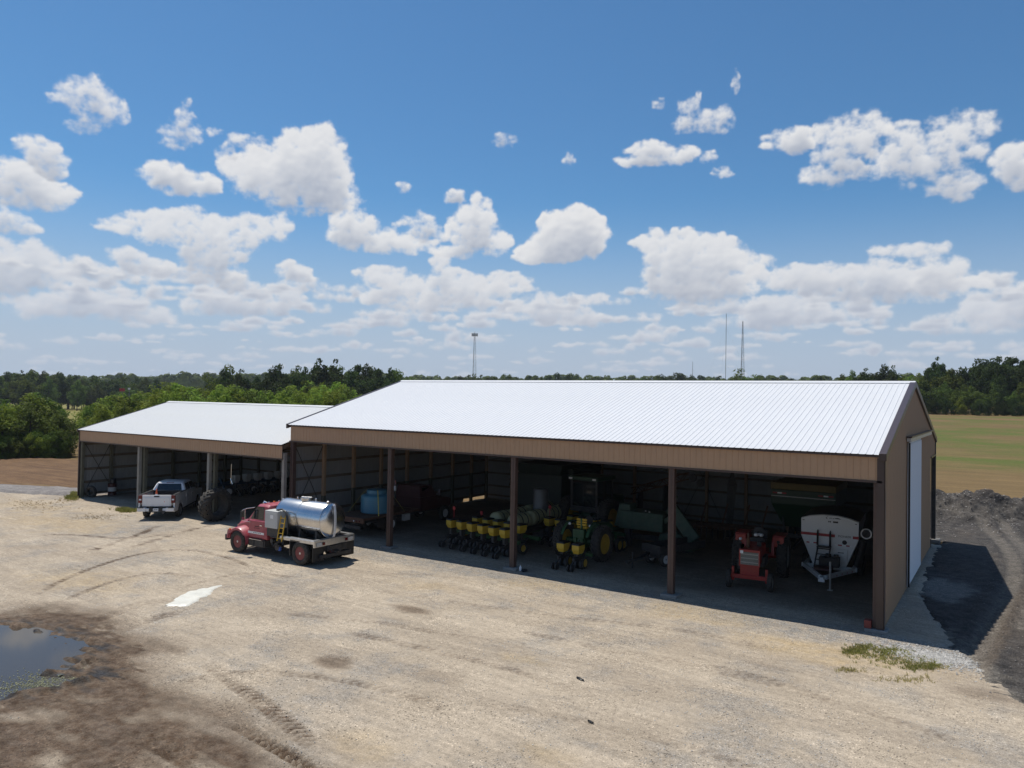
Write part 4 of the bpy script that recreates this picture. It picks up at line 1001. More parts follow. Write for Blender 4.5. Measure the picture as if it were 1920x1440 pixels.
# ------------------------------------------------------------------ red tank truck
def tank_truck():
    t = thing('tank_truck', 'faded red truck carrying a shiny stainless tank, parked on the sunlit gravel', 'tank truck', (-22.47, -3.90, 0), PI+.02)
    WB = 4.38; R = .52
    fr = MB(); fr.box(-.95, 5.0, -.48, -.36, .62, .86); fr.box(-.95, 5.0, .36, .48, .62, .86)
    for x in (-.9, -.4, .8, 2.0, 3.3, 4.8): fr.box(x-.06, x+.06, -.36, .36, .64, .82)
    fr.tube((0, -1.0, R), (0, 1.0, R), .09); fr.tube((WB, -.95, R), (WB, .95, R), .07); fr.ball((0, 0, R), .24, .22, .22)
    fr.build('frame', M['steel_dark'], t)
    for s in (1, -1):
        wheel(t, WB, s*1.0, R, .28, .29, M['rim_red'], side=s, hub=M['alu'])
        wheel(t, 0, s*1.10, R, .27, .29, M['rim_red'], side=s, hub=M['alu']); wheel(t, 0, s*.78, R, .27, .29, M['rim_red'], side=s, hub=M['alu'])
    # cab, doghouse and sloping hood
    cab = MB()
    cab.loft([rect_ring(2.42, 1.00, .80, 1.62, .05), rect_ring(2.46, 1.02, .78, 1.66, .06), rect_ring(3.62, 1.02, .78, 1.64, .06), rect_ring(3.72, 1.0, .80, 1.60, .06)])
    def gh(x, hw, z0, z1): return [(x, -hw-.05, z0), (x, hw+.05, z0), (x, hw, z1-.08), (x, hw-.10, z1), (x, -hw+.10, z1), (x, -hw, z1-.08)]
    cab.loft([gh(2.44, .92, 1.60, 2.33), gh(2.60, .93, 1.60, 2.37), gh(3.18, .91, 1.60, 2.36), gh(3.30, .90, 1.60, 2.28), gh(3.84, .90, 1.56, 1.60)])
    cb = cab.build('cab', M['truck_red'], t, smooth=35, bevel=.02)
    hood = MB(); hood.loft([rect_ring(3.70, .74, .95, 1.66, .12), rect_ring(4.3, .68, .95, 1.54, .14), rect_ring(4.95, .60, .92, 1.38, .15), rect_ring(5.16, .54, .92, 1.22, .14)])
    hood.build('hood', M['truck_red'], t, smooth=40, bevel=.015)
    for s in (1, -1):
        fd = MB(); prof = []
        for k in range(11):
            a = PI*1.06-(PI*1.02)*k/10; prof.append((WB+.66*math.cos(a), R+.12+.62*math.sin(a)))
        rings = []
        for (x, z) in prof:
            rings.append([(x, s*.58, z-.02), (x, s*1.10, z-.06), (x, s*1.16, z-.10), (x, s*1.16, z-.20 if z > 1 else z-.06), (x+.02, s*.58, z-.12)])
        fd.loft(rings); fd.frust((WB+.55, WB+.80, min(s*.55, s*1.12), max(s*.55, s*1.12), .62), (WB+.50, WB+.74, min(s*.55, s*1.10), max(s*.55, s*1.10), 1.02))
        fd.build('front_fender', M['truck_red'], t, smooth=40)
        m = MB(); m.box(WB+.79, WB+.83, min(s*.66, s*1.0), max(s*.66, s*1.0), .82, 1.0); m.build('headlight', M['lens_clear'], t)
        m = MB(); m.ball((WB+.55, s*1.12, 1.05), .06, .05, .05); m.build('turn_lamp', M['lens_amber'], t)
        # door, window, handle, stripe
        dy = s*1.022
        m = MB(); m.box(2.62, 3.60, min(dy, dy+s*.012), max(dy, dy+s*.012), .90, 1.60); d = m.build('door', M['truck_red'], t, bevel=.006)
        m = MB(); m.box(2.72, 2.86, min(dy, dy+s*.05), max(dy, dy+s*.05), 1.40, 1.44); m.build('door_handle', M['chrome'], d)
        m = MB(); m.box(2.60, 3.72, min(dy+s*.013, dy+s*.019), max(dy+s*.013, dy+s*.019), 1.00, 1.10); m.build('white_stripe', M['white_paint'], d)
        m = MB()
        for k, (xx, w_) in enumerate(((3.30, .05), (3.20, .06), (3.08, .07), (2.94, .06), (2.84, .05))): m.box(xx-w_/2, xx+w_/2, min(dy+s*.018, dy+s*.021), max(dy+s*.018, dy+s*.021), 1.035, 1.075)
        m.build('stripe_lettering', M['steel_dark'], d)
        m = MB(); m.box(2.95, 3.25, min(dy+s*.0125, dy+s*.015), max(dy+s*.0125, dy+s*.015), 1.33, 1.37); m.box(2.9, 3.3, min(dy+s*.0125, dy+s*.015), max(dy+s*.0125, dy+s*.015), 1.26, 1.285); m.build('door_lettering', M['dark_red'], d)
        g = [(2.72, 1.68), (3.62, 1.66), (3.30, 2.18), (3.20, 2.26), (2.72, 2.27)]
        P = [(x, s*(.975-.055*(z-1.60)/.75), z) for x, z in g]
        m = MB(); m.slab([(x, y+s*.010, z) for x, y, z in (P if s < 0 else P[::-1])], .012); m.build('side_window', M['glass'], t)
        # chrome mirror on its tubular arm
        m = MB(); m.path([(3.40, s*.93, 2.20), (3.62, s*1.2, 2.16), (3.72, s*1.36, 2.10), (3.72, s*1.38, 1.62), (3.55, s*1.05, 1.52)], .016); m.path([(3.66, s*1.28, 2.13), (3.62, s*1.25, 1.58)], .012)
        mi = m.build('mirror_arm', M['chrome'], t); m = MB(); m.box(3.67, 3.76, s*1.36-.10, s*1.36+.10, 1.66, 2.06); m.build('mirror_head', M['black'], mi, bevel=.02)
        m = MB(); m.box(3.664, 3.669, s*1.36-.085, s*1.36+.085, 1.68, 2.04); m.build('mirror_glass', M['mirror_glass'], mi)
        m = MB(); m.box(2.55, 3.70, min(s*.55, s*1.02), max(s*.55, s*1.02), .42, .74); m.box(2.62, 2.66, min(s*1.02, s*1.05), max(s*1.02, s*1.05), .44, .72); m.box(3.3, 3.34, min(s*1.02, s*1.05), max(s*1.02, s*1.05), .44, .72)
        st = m.build('step_tank', M['steel_dark'], t, bevel=.03)
        m = MB(); m.box(2.70, 3.55, min(s*.75, s*1.10), max(s*.75, s*1.10), .742, .765); m.build('step_plate', M['alu'], st)
    m = MB(); m.slab([(3.74, -.80, 1.62), (3.74, .80, 1.62), (3.34, .74, 2.24), (3.34, -.74, 2.24)], .012); m.build('windscreen', M['glass'], t)
    m = MB(); m.slab([(2.425, -.6, 1.72), (2.425, .6, 1.72), (2.425, .6, 2.2), (2.425, -.6, 2.2)][::-1], .012); m.build('rear_window', M['glass'], t)
    for y in (-.6, -.3, 0, .3, .6):
        m = MB(); m.ball((3.18, y, 2.385), .06, .05, .035); m.build('roof_lamp', M['chrome' if y else 'lens_amber'], t)
    for y in (-.55, .55):
        m = MB(); m.tube((3.0, y, 2.40), (3.22, y, 2.43), .025, .05, n=8); m.build('horn', M['chrome'], t)
    m = MB(); m.box(5.16, 5.30, -1.12, 1.12, .50, .78); m.build('bumper', M['steel_dark'], t, bevel=.03)
    m = MB(); m.box(5.17, 5.20, -.48, .48, .92, 1.18); m.build('grille', M['chrome'], t)
    # exhaust and deck with the tank
    dk = MB(); dk.box(-.80, 2.02, -1.16, 1.16, 1.00, 1.04); dk.box(-.75, 1.9, -.5, -.3, .86, 1.0); dk.box(-.75, 1.9, .3, .5, .86, 1.0)
    dk.build('deck', M['steel_dark'], t)
    rl = MB(); rl.box(-.85, 1.30, 1.16, 1.22, 1.00, 1.14); rl.box(-.85, 1.30, -1.22, -1.16, 1.00, 1.14); rl.box(-.91, -.83, -1.22, 1.22, .86, 1.15)
    rl.box(-.83, 1.28, 1.05, 1.20, 1.14, 1.165); rl.box(-.83, 1.28, -1.20, -1.05, 1.14, 1.165); rl.box(-.85, -.70, -1.2, 1.2, 1.15, 1.17)
    rl.build('deck_rail', M['alu'], t, bevel=.008)
    for s in (1, -1):
        m = MB(); m.box(.62, .66, min(s*.62, s*1.22), max(s*.62, s*1.22), .34, 1.0); m.box(.02, .62, min(s*1.19, s*1.22), max(s*1.19, s*1.22), 1.06, 1.0)
        m.build('splash_guard', M['steel_dark'], t)
        m = MB(); m.box(-.86, -.82, min(s*.62, s*1.24), max(s*.62, s*1.24), .22, .86); m.build('mud_flap', M['black'], t)
        m = MB(); m.box(-.94, -.915, min(s*.80, s*1.10), max(s*.80, s*1.10), .90, 1.06); m.build('tail_plate', M['cabinet'], t)
        m = MB(); m.box(-.95, -.922, min(s*.62, s*.74), max(s*.62, s*.74), .92, 1.04); m.build('tail_light', M['lens_red'], t)
    tk = MB(); TR, zc = .77, 1.89
    tk.lathe([(.02, -.93), (.30, -.91), (.55, -.86), (.70, -.78), (TR-.01, -.72), (TR, -.70), (TR, 2.22), (.72, 2.29), (.50, 2.37), (.02, 2.41)], (0, 0, zc), 'x', 48)
    tank = tk.build('tank', M['stainless'], t, smooth=30)
    for x in (-.705, .85, 2.20):
        m = MB(); m.lathe([(TR+.002, x-.015), (TR+.012, x-.012), (TR+.012, x+.012), (TR+.002, x+.015)], (0, 0, zc), 'x', 48); m.build('tank_seam', M['stainless'], tank, smooth=30)
    m = MB(); m.lathe([(.26, TR-.06), (.26, TR+.07), (.29, TR+.07), (.29, TR+.11), (.20, TR+.13), (.02, TR+.14)], (.95, 0, zc), 'z', 20); m.tube((.73, -.1, zc+TR+.12), (1.18, .1, zc+TR+.13), .02); m.build('manhole', M['stainless'], tank, smooth=40)
    m = MB()
    for y in (.03, .10): m.path([(-.77-.20*max(0, math.cos(a))**.5, y, zc+.73*math.sin(a)) for a in np.linspace(-1.45, 1.45, 13)], .022)
    m.build('sight_tube', M['lens_clear'], tank)
    m = MB(); m.lathe([(.07, TR), (.07, TR+.07), (.02, TR+.10)], (-.55, .12, zc), 'z', 12); m.lathe([(.05, TR), (.05, TR+.09), (.02, TR+.12)], (.45, -.1, zc), 'z', 12); m.build('vent', M['stainless'], tank)
    for x in (-.45, .6, 1.7):
        m = MB(); m.prism([(-.74, 1.04), (.74, 1.04), (.70, 1.44), (.42, 1.20), (0, 1.115), (-.42, 1.20), (-.70, 1.44)], 'x', x-.06, x+.06); m.build('tank_saddle', M['steel_dark'], t)
    # cabinet, ladder, pump, hose on the near side
    m = MB(); m.box(1.52, 2.36, .55, 1.20, 1.42, 2.20); c = m.build('cabinet', M['cabinet'], t, bevel=.012)
    m = MB(); m.box(1.60, 2.28, 1.20, 1.212, 1.50, 2.12); cd = m.build('cabinet_door', M['cabinet'], c, bevel=.004)
    m = MB(); m.box(1.78, 1.98, 1.213, 1.218, 1.86, 2.02); m.build('paper_notice', M['white_paint'], c)
    m = MB(); m.box(1.55, 2.3, .62, 1.12, 1.04, 1.42); m.build('cabinet_stand', M['steel_dark'], t)
    m = MB()
    for x in (1.12, 1.42): m.beam((x, 1.27, .92), (x+.02, 1.05, 2.02), .045, .03)
    for k in range(5):
        z = 1.04+k*.22; m.beam((1.12, 1.25-(z-.92)*.19, z), (1.43, 1.25-(z-.92)*.19, z), .035, .03)
    m.build('ladder', M['yellow'], t)
    m = MB(); m.path([(1.85, .95, 2.22), (1.45, 1.0, 2.30), (1.12, 1.06, 2.20), (.95, 1.10, 1.85), (.98, 1.05, 1.35), (1.2, .85, .90)], .042, 8); m.build('hose', M['hose'], t, smooth=60)
    m = MB(); m.box(1.5, 2.2, .30, .80, .62, .95); m.tube((1.75, .7, .55), (1.75, 1.0, .55), .15, n=12); m.tube((2.1, .55, .8), (2.1, 1.02, .8), .1, n=10); m.path([(1.6, .9, .9), (1.9, 1.05, .6), (2.25, .9, .85)], .03)
    for k in range(6): m.tube((1.45+k*.13, .85, .58+.05*(k % 3)), (1.45+k*.13, 1.02, .60+.06*(k % 2)), .028)
    p = m.build('pump', M['steel_dark'], t)
    m = MB(); m.tube((1.62, .92, .40), (1.62, .92, .58), .075, n=10); m.build('filter_bowl', mat('blue_filter', (.02,.09,.38), .4), p)
    m = MB(); m.tube((-1.05, -.1, .55), (-.8, -.1, .55), .07); m.box(-1.02, -.9, -.9, .9, .36, .50); m.path([(-.95, .5, .8), (-1.1, .3, .6), (-1.05, -.2, .55)], .03); m.tube((-.7, .2, .95), (-.9, .2, .7), .06); m.box(-.95, -.85, -.7, -.1, .55, .85); m.build('rear_valve', M['steel_dark'], t)
    m = MB(); m.tube((2.38, -.75, .8), (2.38, -.75, 2.62), .055, n=10); m.build('exhaust_stack', M['chrome'], t, smooth=40)
tank_truck()

# ------------------------------------------------------------------ white pickup backed towards the yard
PICK = (-38.95, -1.45, 0); PRZ = PI/2+.74
def pickup():
    t = thing('pickup_truck', 'white crew cab pickup with open bed, nosed into the low shed', 'pickup truck', PICK, PRZ)
    WB = 4.0; R = .415; W = P = M['white_paint']
    for s in (1, -1):
        pl = arch_poly(-1.22, 4.95, .48, 1.08, [(0, .50, R), (WB, .50, R)])
        pl = [(x, z) for x, z in pl]; body = MB(); y0, y1 = sorted((s*.92, s*1.01)); body.prism(pl, 'y', y0, y1)
        body.build('body_side', W, t, bevel=.012)
        m = MB(); y0, y1 = sorted((s*.90, s*1.0)); m.box(-1.20, 1.12, y0, y1, 1.078, 1.46); m.build('bed_side', W, t, bevel=.02)
        m = MB(); y0, y1 = sorted((s*.86, s*1.015)); m.box(-1.22, 1.12, y0, y1, 1.455, 1.485); m.build('bed_rail', M['black'], t, bevel=.01)
        wheel(t, 0, s*.90, R, .28, .25, M['rim_grey'], side=s); wheel(t, WB, s*.90, R, .28, .25, M['rim_grey'], side=s)
        m = MB(); y0, y1 = sorted((s*.80, s*1.022)); m.box(-1.255, -1.10, y0, y1, 1.00, 1.44); tl = m.build('tail_light', M['lens_red'], t, bevel=.02)
        m = MB(); y0, y1 = sorted((s*.84, s*.97)); m.box(-1.262, -1.25, y0, y1, 1.16, 1.24); m.build('reverse_lamp', M['lens_clear'], tl)
        for xa, xb in ((1.20, 2.28), (2.34, 3.42)):
            m = MB(); y0, y1 = sorted((s*1.005, s*1.02)); m.box(xa, xb, y0, y1, .60, 1.30); d = m.build('door', W, t, bevel=.01)
            m = MB(); y0, y1 = sorted((s*1.02, s*1.05)); m.box(xa+.08, xa+.28, y0, y1, 1.12, 1.16); m.build('door_handle', M['chrome'], d)
        for g in ([(1.30, 1.42), (2.28, 1.42), (2.28, 1.84), (1.48, 1.84)], [(2.36, 1.42), (3.55, 1.42), (3.02, 1.84), (2.36, 1.85)]):
            Pp = [(x, s*(.985-.22*(z-1.36)/.6), z) for x, z in g]; m = MB(); m.slab([(x, y+s*.012, z) for x, y, z in (Pp if s < 0 else Pp[::-1])], .012); m.build('side_window', M['glass'], t)
        m = MB(); y0, y1 = sorted((s*1.06, s*1.30)); m.box(3.10, 3.22, y0, y1, 1.38, 1.68); m.beam((3.15, s*.98, 1.40), (3.15, s*1.10, 1.48), .05); m.build('mirror', M['black'], t, bevel=.02)
        m = MB(); y0, y1 = sorted((s*.60, s*.98)); m.box(4.95, 4.99, y0, y1, .95, 1.15); m.build('headlight', M['lens_clear'], t)
        m = MB(); y0, y1 = sorted((s*.90, s*1.03)); m.box(.95, 3.1, y0, y1, .40, .46); m.build('running_board', M['black'], t)
    cab = MB()
    def gh(x, hw, z0, z1): return [(x, -hw-.02, z0), (x, hw+.02, z0), (x, hw, z0+.06), (x, hw-.22*(z1-z0)/.62, z1-.05), (x, hw-.30*(z1-z0)/.62, z1), (x, -hw+.30*(z1-z0)/.62, z1), (x, -hw+.22*(z1-z0)/.62, z1-.05), (x, -hw, z0+.06)]
    cab.loft([gh(1.14, 1.0, 1.06, 1.40), gh(1.16, .99, 1.34, 1.44), gh(1.34, .985, 1.34, 1.88), gh(1.6, .985, 1.34, 1.955), gh(2.8, .985, 1.34, 1.95), gh(3.05, .98, 1.34, 1.90), gh(3.75, .96, 1.33, 1.38)])
    cab.box(1.12, 3.6, -.99, .99, .6, 1.36); cab.build('cab', W, t, smooth=35, bevel=.02)
    m = MB(); m.slab([(1.165, -.74, 1.46), (1.165, .74, 1.46), (1.315, .66, 1.84), (1.315, -.66, 1.84)][::-1], .012); m.build('rear_window', M['glass'], t)
    m = MB(); m.slab([(3.70, -.78, 1.40), (3.70, .78, 1.40), (3.10, .66, 1.87), (3.10, -.66, 1.87)], .012); m.build('windscreen', M['glass'], t)
    m = MB(); m.box(1.36, 1.40, -.22, .22, 1.875, 1.915); m.build('brake_lamp', M['lens_red'], t)
    hd = MB(); hd.loft([rect_ring(3.45, .98, .9, 1.33, .08), rect_ring(4.4, .96, .9, 1.30, .10), rect_ring(4.93, .92, .88, 1.22, .1)]); hd.build('hood', W, t, smooth=40)
    m = MB(); m.box(4.94, 5.0, -.6, .6, .72, 1.18); m.build('grille', M['black'], t); m = MB(); m.box(4.9, 5.12, -1.0, 1.0, .45, .72); m.build('front_bumper', M['chrome'], t, bevel=.03)
    m = MB(); m.box(-1.15, 1.10, -.9, .9, .82, .86); m.box(1.08, 1.12, -.92, .92, .86, 1.46); m.box(-.45, .45, -.9, -.66, .86, 1.05); m.box(-.45, .45, .66, .9, .86, 1.05); m.build('bed_liner', M['black'], t)
    m = MB(); m.box(-1.23, -1.15, -.80, .80, .80, 1.46); m.box(-1.255, -1.23, -.72, .72, .90, 1.32); tg = m.build('tailgate', W, t, bevel=.018)
    m = MB(); m.box(-1.262, -1.25, -.15, .15, 1.345, 1.42); m.build('tailgate_handle', M['black'], tg, bevel=.01)
    m = MB(); m.box(-1.42, -1.20, -1.02, -.55, .52, .74); m.box(-1.42, -1.20, .55, 1.02, .52, .74); m.box(-1.36, -1.20, -.56, .56, .52, .70); bp = m.build('rear_bumper', M['white_paint'], t, bevel=.03)
    m = MB(); m.box(-1.43, -1.20, -.36, -.16, .54, .76); m.box(-1.43, -1.2, .16, .36, .54, .76); m.box(-1.46, -1.18, -.98, -.70, .735, .76); m.box(-1.46, -1.18, .7, .98, .735, .76); m.build('bumper_step', M['black'], bp)
    m = MB(); m.box(-1.385, -1.365, -.155, .155, .555, .70); pl_ = m.build('license_plate', M['lens_clear'], t)
    m = MB(); m.box(-1.389, -1.384, .05, .085, .60, .66); m.box(-1.389, -1.384, -.10, .02, .615, .65); m.build('plate_lettering', M['steel_dark'], pl_)
    m = MB(); m.box(-1.5, 4.7, -.5, -.38, .42, .56); m.box(-1.2, 4.7, .38, .5, .42, .56); m.tube((0, -.8, R), (0, .8, R), .09); m.ball((0, 0, R), .2, .18, .18); m.box(-1.5, -1.3, -.06, .06, .40, .48); m.build('frame', M['steel_dark'], t)
    return t
pk = pickup()
Pm = Matrix.Translation(PICK) @ Matrix.Rotation(PRZ, 4, 'Z')
def at_pickup(x, y, z): return tuple(Pm @ Vector((x, y, z)))
def cone(loc, h=.72, fallen=False):
    c = thing('traffic_cone', 'orange traffic cone with white band, standing in the pickup bed' if not fallen else 'orange traffic cone lying on its side in the pickup bed', 'traffic cone', loc, .4)
    prof = [(.02, h), (.03, h*.99), (.14, .03), (.14, .0)]
    m = MB(); m.lathe(prof, (0, 0, .02), 'z', 18); b = m.build('cone_body', M['cone_orange'], c, smooth=40)
    m = MB(); m.lathe([(.030+.11*.52, h*.50), (.032+.11*.36, h*.66), (.028+.11*.36, h*.66), (.028+.11*.52, h*.50)], (0, 0, .02), 'z', 18, closed=True); m.build('white_band', M['white_paint'], c, smooth=40)
    m = MB(); m.box(-.19, .19, -.19, .19, 0, .03); m.build('cone_base', M['cone_orange'], c, bevel=.01)
    if fallen: c.rotation_euler = (1.45, .3, .9)
    return c
cone(at_pickup(-.55, .22, .86), .86); cone(at_pickup(-.75, -.35, 1.02), .5, True)

# ------------------------------------------------------------------ loose tyres, barrel
def big_tyre():
    c = thing('tractor_tyre', 'huge loose tractor tyre with deep lugs leaning by a grey post', 'tyre', (-35.28, -.42, 0), 0)
    R, w, rim = .93, .74, .56; m = MB(); m.lathe([(r, h) for r, h in tyre_profile(R, w, rim)], n=40, closed=True)
    ty = MB(); ty.v, ty.f, ty.m = m.v, m.f, m.m
    b = ty.build('carcass', M['rubber_dusty'], c, smooth=50); lg = MB()
    for k in range(20):
        for s in (-1, 1):
            a0 = 2*PI*(k+(.5 if s > 0 else 0))/20; pts = []
            for q, yy in ((0, s*.01), (.12, s*.18), (.30, s*.36)):
                a = a0+q*.9; r_ = R+.025 if abs(yy) < .3 else R*.955; pts.append(Vector((r_*math.cos(a), yy, r_*math.sin(a))))
            for p, q in zip(pts[:-1], pts[1:]): lg.beam(p, q, .075, .085, up=(p+q).normalized())
    l = lg.build('tread_lugs', M['rubber_dusty'], c)
    for o in (b, l): o.matrix_local = Matrix.Translation((0, 0, R+.03)) @ Matrix.Rotation(-PI/2+.05, 4, 'Z') @ Matrix.Rotation(-.07, 4, 'X')
    return c
big_tyre()
def loose_tyre(loc, R, w, rim, rot, label):
    m = MB(); m.lathe(tyre_profile(R, w, rim), n=24, closed=True); o = m.build('loose_tyre', M['rubber'], None, smooth=50); o.location = loc; o.rotation_euler = rot; return tag(o, label, 'tyre')
loose_tyre((-50.35, .12, .40), .42, .26, .22, (.15, 0, .35), 'small black tyre standing against the left wall of the low shed')
b = thing('steel_drum', 'dull red and grey steel drum against the left wall of the low shed', 'drum', (-50.25, 1.55, 0))
m = MB(); m.lathe([(.28, 0), (.295, .02), (.285, .04), (.285, .28), (.30, .30), (.285, .32)], (0,0,0), 'z', 22); m.build('drum_bottom', M['dark_red'], b, smooth=40)
m = MB(); m.lathe([(.285, .325), (.285, .57), (.30, .59), (.285, .61)], (0,0,0), 'z', 22); m.build('drum_band', M['cabinet'], b, smooth=40)
m = MB(); m.lathe([(.285, .615), (.285, .85), (.295, .88), (.27, .86), (.02, .86)], (0,0,0), 'z', 22); m.build('drum_top', M['dark_red'], b, smooth=40)
m = MB(); m.lathe([(.20, 0), (.23, .02), (.23, .30), (.18, .34), (.02, .35)], (-50.25, 1.6, .885), 'z', 16); tag(m.build('bucket', M['black'], None, smooth=40), 'black bucket standing on top of the steel drum', 'bucket')
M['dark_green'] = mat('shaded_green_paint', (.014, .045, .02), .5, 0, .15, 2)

# ------------------------------------------------------------------ machines stored inside the tall shed
def hopper_mesh(mt, w=.36, d=.52, h=.38):
    m = MB(); m.frust((-d*.36, d*.36, -w*.36, w*.36, 0), (-d/2, d/2, -w/2, w/2, h*.45)); m.box(-d/2+.001, d/2-.001, -w/2+.001, w/2-.001, h*.45, h); return m.mesh('hopper', mt)
def lid_mesh(mt, w=.36, d=.52, h=.38):
    m = MB(); m.frust((-d*.53, d*.53, -w*.54, w*.54, h), (-d*.47, d*.47, -w*.46, w*.46, h+.07)); return m.mesh('lid', mt)
HM, LM = hopper_mesh(M['hopper']), lid_mesh(M['black'])
UM = MB()
UM.box(-.55, .25, -.05, .05, .42, .56); UM.beam((.2, 0, .5), (.55, 0, .62), .09); UM.beam((-.1, 0, .5), (-.15, 0, .95), .10); UM.box(-.26, .0, -.07, .07, .60, .92)
UM.lathe([(.20, -.20), (.205, -.16), (.205, -.09), (.20, -.07)], (.0, 0, .205), 'y', 16); UM.lathe([(.20, .07), (.205, .09), (.205, .16), (.20, .20)], (.0, 0, .205), 'y', 16)
UM.beam((-.45, 0, .45), (-.78, 0, .20), .06)
for s in (-1, 1): UM.lathe([(.15, s*.10-.02), (.16, s*.07-.01), (.16, s*.07+.01), (.15, s*.10+.02)], (-.80, 0, .16), 'y', 14)
UNIT = UM.mesh('row_unit', M['steel_dark'])
def row_units(parent, spots, hz=.92, hm=None, lm=None):
    for x, y in spots:
        u = instance('row_unit', UNIT, parent, Matrix.Translation((x, y, 0)))
        instance('hopper', hm or HM, u, Matrix.Translation((-.12, 0, hz))); instance('lid', lm or LM, u, Matrix.Translation((-.12, 0, hz)))
def planter(loc, rz, n, spacing, label, back=1.45):
    t = thing('planter', label, 'planter', loc, rz); y0 = -(n-1)*spacing/2
    m = MB(); m.box(.45, .62, y0-.3, -y0+.3, .55, .72); m.box(.45+back, .62+back, y0-.3, -y0+.3, .55, .72); m.beam((.5, -.3, .62), (back+1.4, -.05, .55), .12); m.beam((.5, .3, .62), (back+1.4, .05, .55), .12); m.beam((back+1.2, 0, .55), (back+3.0, 0, .5), .14)
    m.build('toolbar', M['jd_green'], t)
    row_units(t, [(0, y0+k*spacing) for k in range(n)]); row_units(t, [(back, y0+(k+.5)*spacing) for k in range(n-1)])
    for y in (y0-.15, -y0+.15): wheel(t, .9, y, .30, .18, .16, M['rim_yellow'], side=1 if y > 0 else -1, n=16)
    m = MB(); m.tube((.3, -y0+.35, .7), (.3, -y0+.35, 1.75), .02); m.lathe([(.10, -.01), (.10, .01)], (.3, -y0+.35, 1.80), 'x', 10); m.build('row_marker', M['stripe_red'], t)
    return t
planter((-18.1, 2.35, 0), 1.406, 6, .745, 'green planter with a front row of six yellow hoppers, before the tan tanks')
planter((-14.9, 6.0, 0), 1.40, 5, .74, 'planter with greenish yellow hoppers half hidden by the small green tractor')
# tan tanks on a cart
t = thing('tank_cart', 'dark cart carrying two rows of tan ribbed liquid tanks', 'tank cart', (-18.0, 7.2, 0), PI/2)
m = MB(); m.box(-3.1, 3.2, -1.15, 1.15, .68, .82); m.box(-3.0, 4.4, -.12, .12, .45, .58); m.box(-3.1, -2.98, -1.2, 1.2, .4, .6)
m.build('cart_frame', M['steel_dark'], t)
for s in (-1, 1):
    wheel(t, .8, s*1.15, .42, .28, .22, M['rim_yellow'], side=s); wheel(t, -.3, s*1.15, .42, .28, .22, M['rim_yellow'], side=s)
tm = MB(); tm.lathe([(.03, -.70), (.20, -.69), (.33, -.64), (.385, -.55), (.39, -.53)]+[(r, x) for x in (-.36, -.12, .12, .36) for r, x in ((.39, x-.06), (.372, x-.03), (.372, x+.03), (.39, x+.06))]+[(.39, .53), (.385, .55), (.33, .64), (.20, .69), (.03, .70)], (0,0,0), 'x', 24)
TM = tm.mesh('tank', M['tank_tan'], 40)
sm_ = MB()
for x in (-.24, .24): sm_.lathe([(.392, x-.035), (.402, x-.03), (.402, x+.03), (.392, x+.035)], (0,0,0), 'x', 24)
SM = sm_.mesh('tank_strap', M['black'])
for r, y in enumerate((-.58, .60)):
    for k in range(4):
        o = instance('tank', TM, t, Matrix.Translation((-2.35+k*1.56+.1*r, y, 1.22))); instance('tank_strap', SM, o, Matrix())
m = MB(); m.slab([(-3.16, .98, .98), (-3.16, .62, .98), (-3.16, .80, 1.36)], .012); m.build('slow_triangle', mat('faded_triangle', (.72,.55,.58), .6), t)
for y in (.25, -1.0):
    m = MB(); m.lathe([(.09, -3.17), (.09, -3.14)], (0, y, 1.05 if y > 0 else .95), 'x', 12); m.build('reflector', M['lens_red'], t)
m = MB(); m.tube((-3.0, 1.35, .5), (-3.0, 1.35, 1.55), .02); m.box(-3.02, -3.0, 1.27, 1.43, 1.42, 1.6); m.build('marker_flag', M['stripe_red'], t)

def farm_tractor(name, label, loc, rz, WB, R, rw, hy, fR, fw, fy, paint, rimm, hood, lug=22):
    t = thing(name, label, 'tractor', loc, rz)
    for s in (1, -1):
        wheel(t, 0, s*hy, R, rw, R*.56, rimm, M['rubber_dusty'], side=s, lug=lug, spokes=8); wheel(t, WB, s*fy, fR, fw, fR*.58, rimm, side=s, n=20)
    m = MB(); m.box(-.35, 1.1, -.28, .28, R-.28, R+.25); m.tube((0, -hy+.15, R), (0, hy-.15, R), .12); m.box(1.0, WB-.3, -.22, .22, R-.22, R+.12); m.build('gearbox', paint, t, bevel=.02)
    m = MB(); m.box(WB-.10, WB+.10, -fy+.05, fy-.05, fR+.05, fR+.21)
    for s in (1, -1): m.beam((WB, s*(fy-.15), fR-.05), (WB, s*(fy-.15), fR+.5), .10)
    m.build('front_axle', paint, t, bevel=.01)
    return t
# small green tractor with a two-row planter on its hitch, tail to the yard
t = farm_tractor('green_tractor', 'small green tractor with yellow wheels and yellow seat, its tail towards the yard', (-13.25, 3.95, 0), PI/2-.02, 2.3, .82, .42, 1.02, .36, .2, .72, M['jd_green'], M['rim_yellow'], None)
m = MB(); m.loft([rect_ring(.95, .30, .95, 1.55, .08), rect_ring(2.4, .27, .85, 1.42, .08), rect_ring(2.6, .24, .85, 1.32, .08)]); m.build('hood', M['jd_green'], t, smooth=40)
m = MB(); m.box(-.45, -.20, -.30, .30, 1.02, 1.42); m.box(-.47, -.30, -.26, -.10, .80, 1.05); m.box(-.47, -.30, .10, .26, .80, 1.05); m.build('rear_housing', M['jd_green'], t, bevel=.02)
m = MB(); m.box(-.10, .32, -.26, .26, 1.42, 1.52)
for z in (1.56, 1.68, 1.80): m.box(-.16, -.08, -.27, .27, z, z+.09)
m.build('seat', M['yellow'], t, bevel=.02)
m = MB(); m.beam((-.12, 0, 1.3), (-.14, 0, 1.9), .08); m.build('seat_post', M['jd_green'], t)
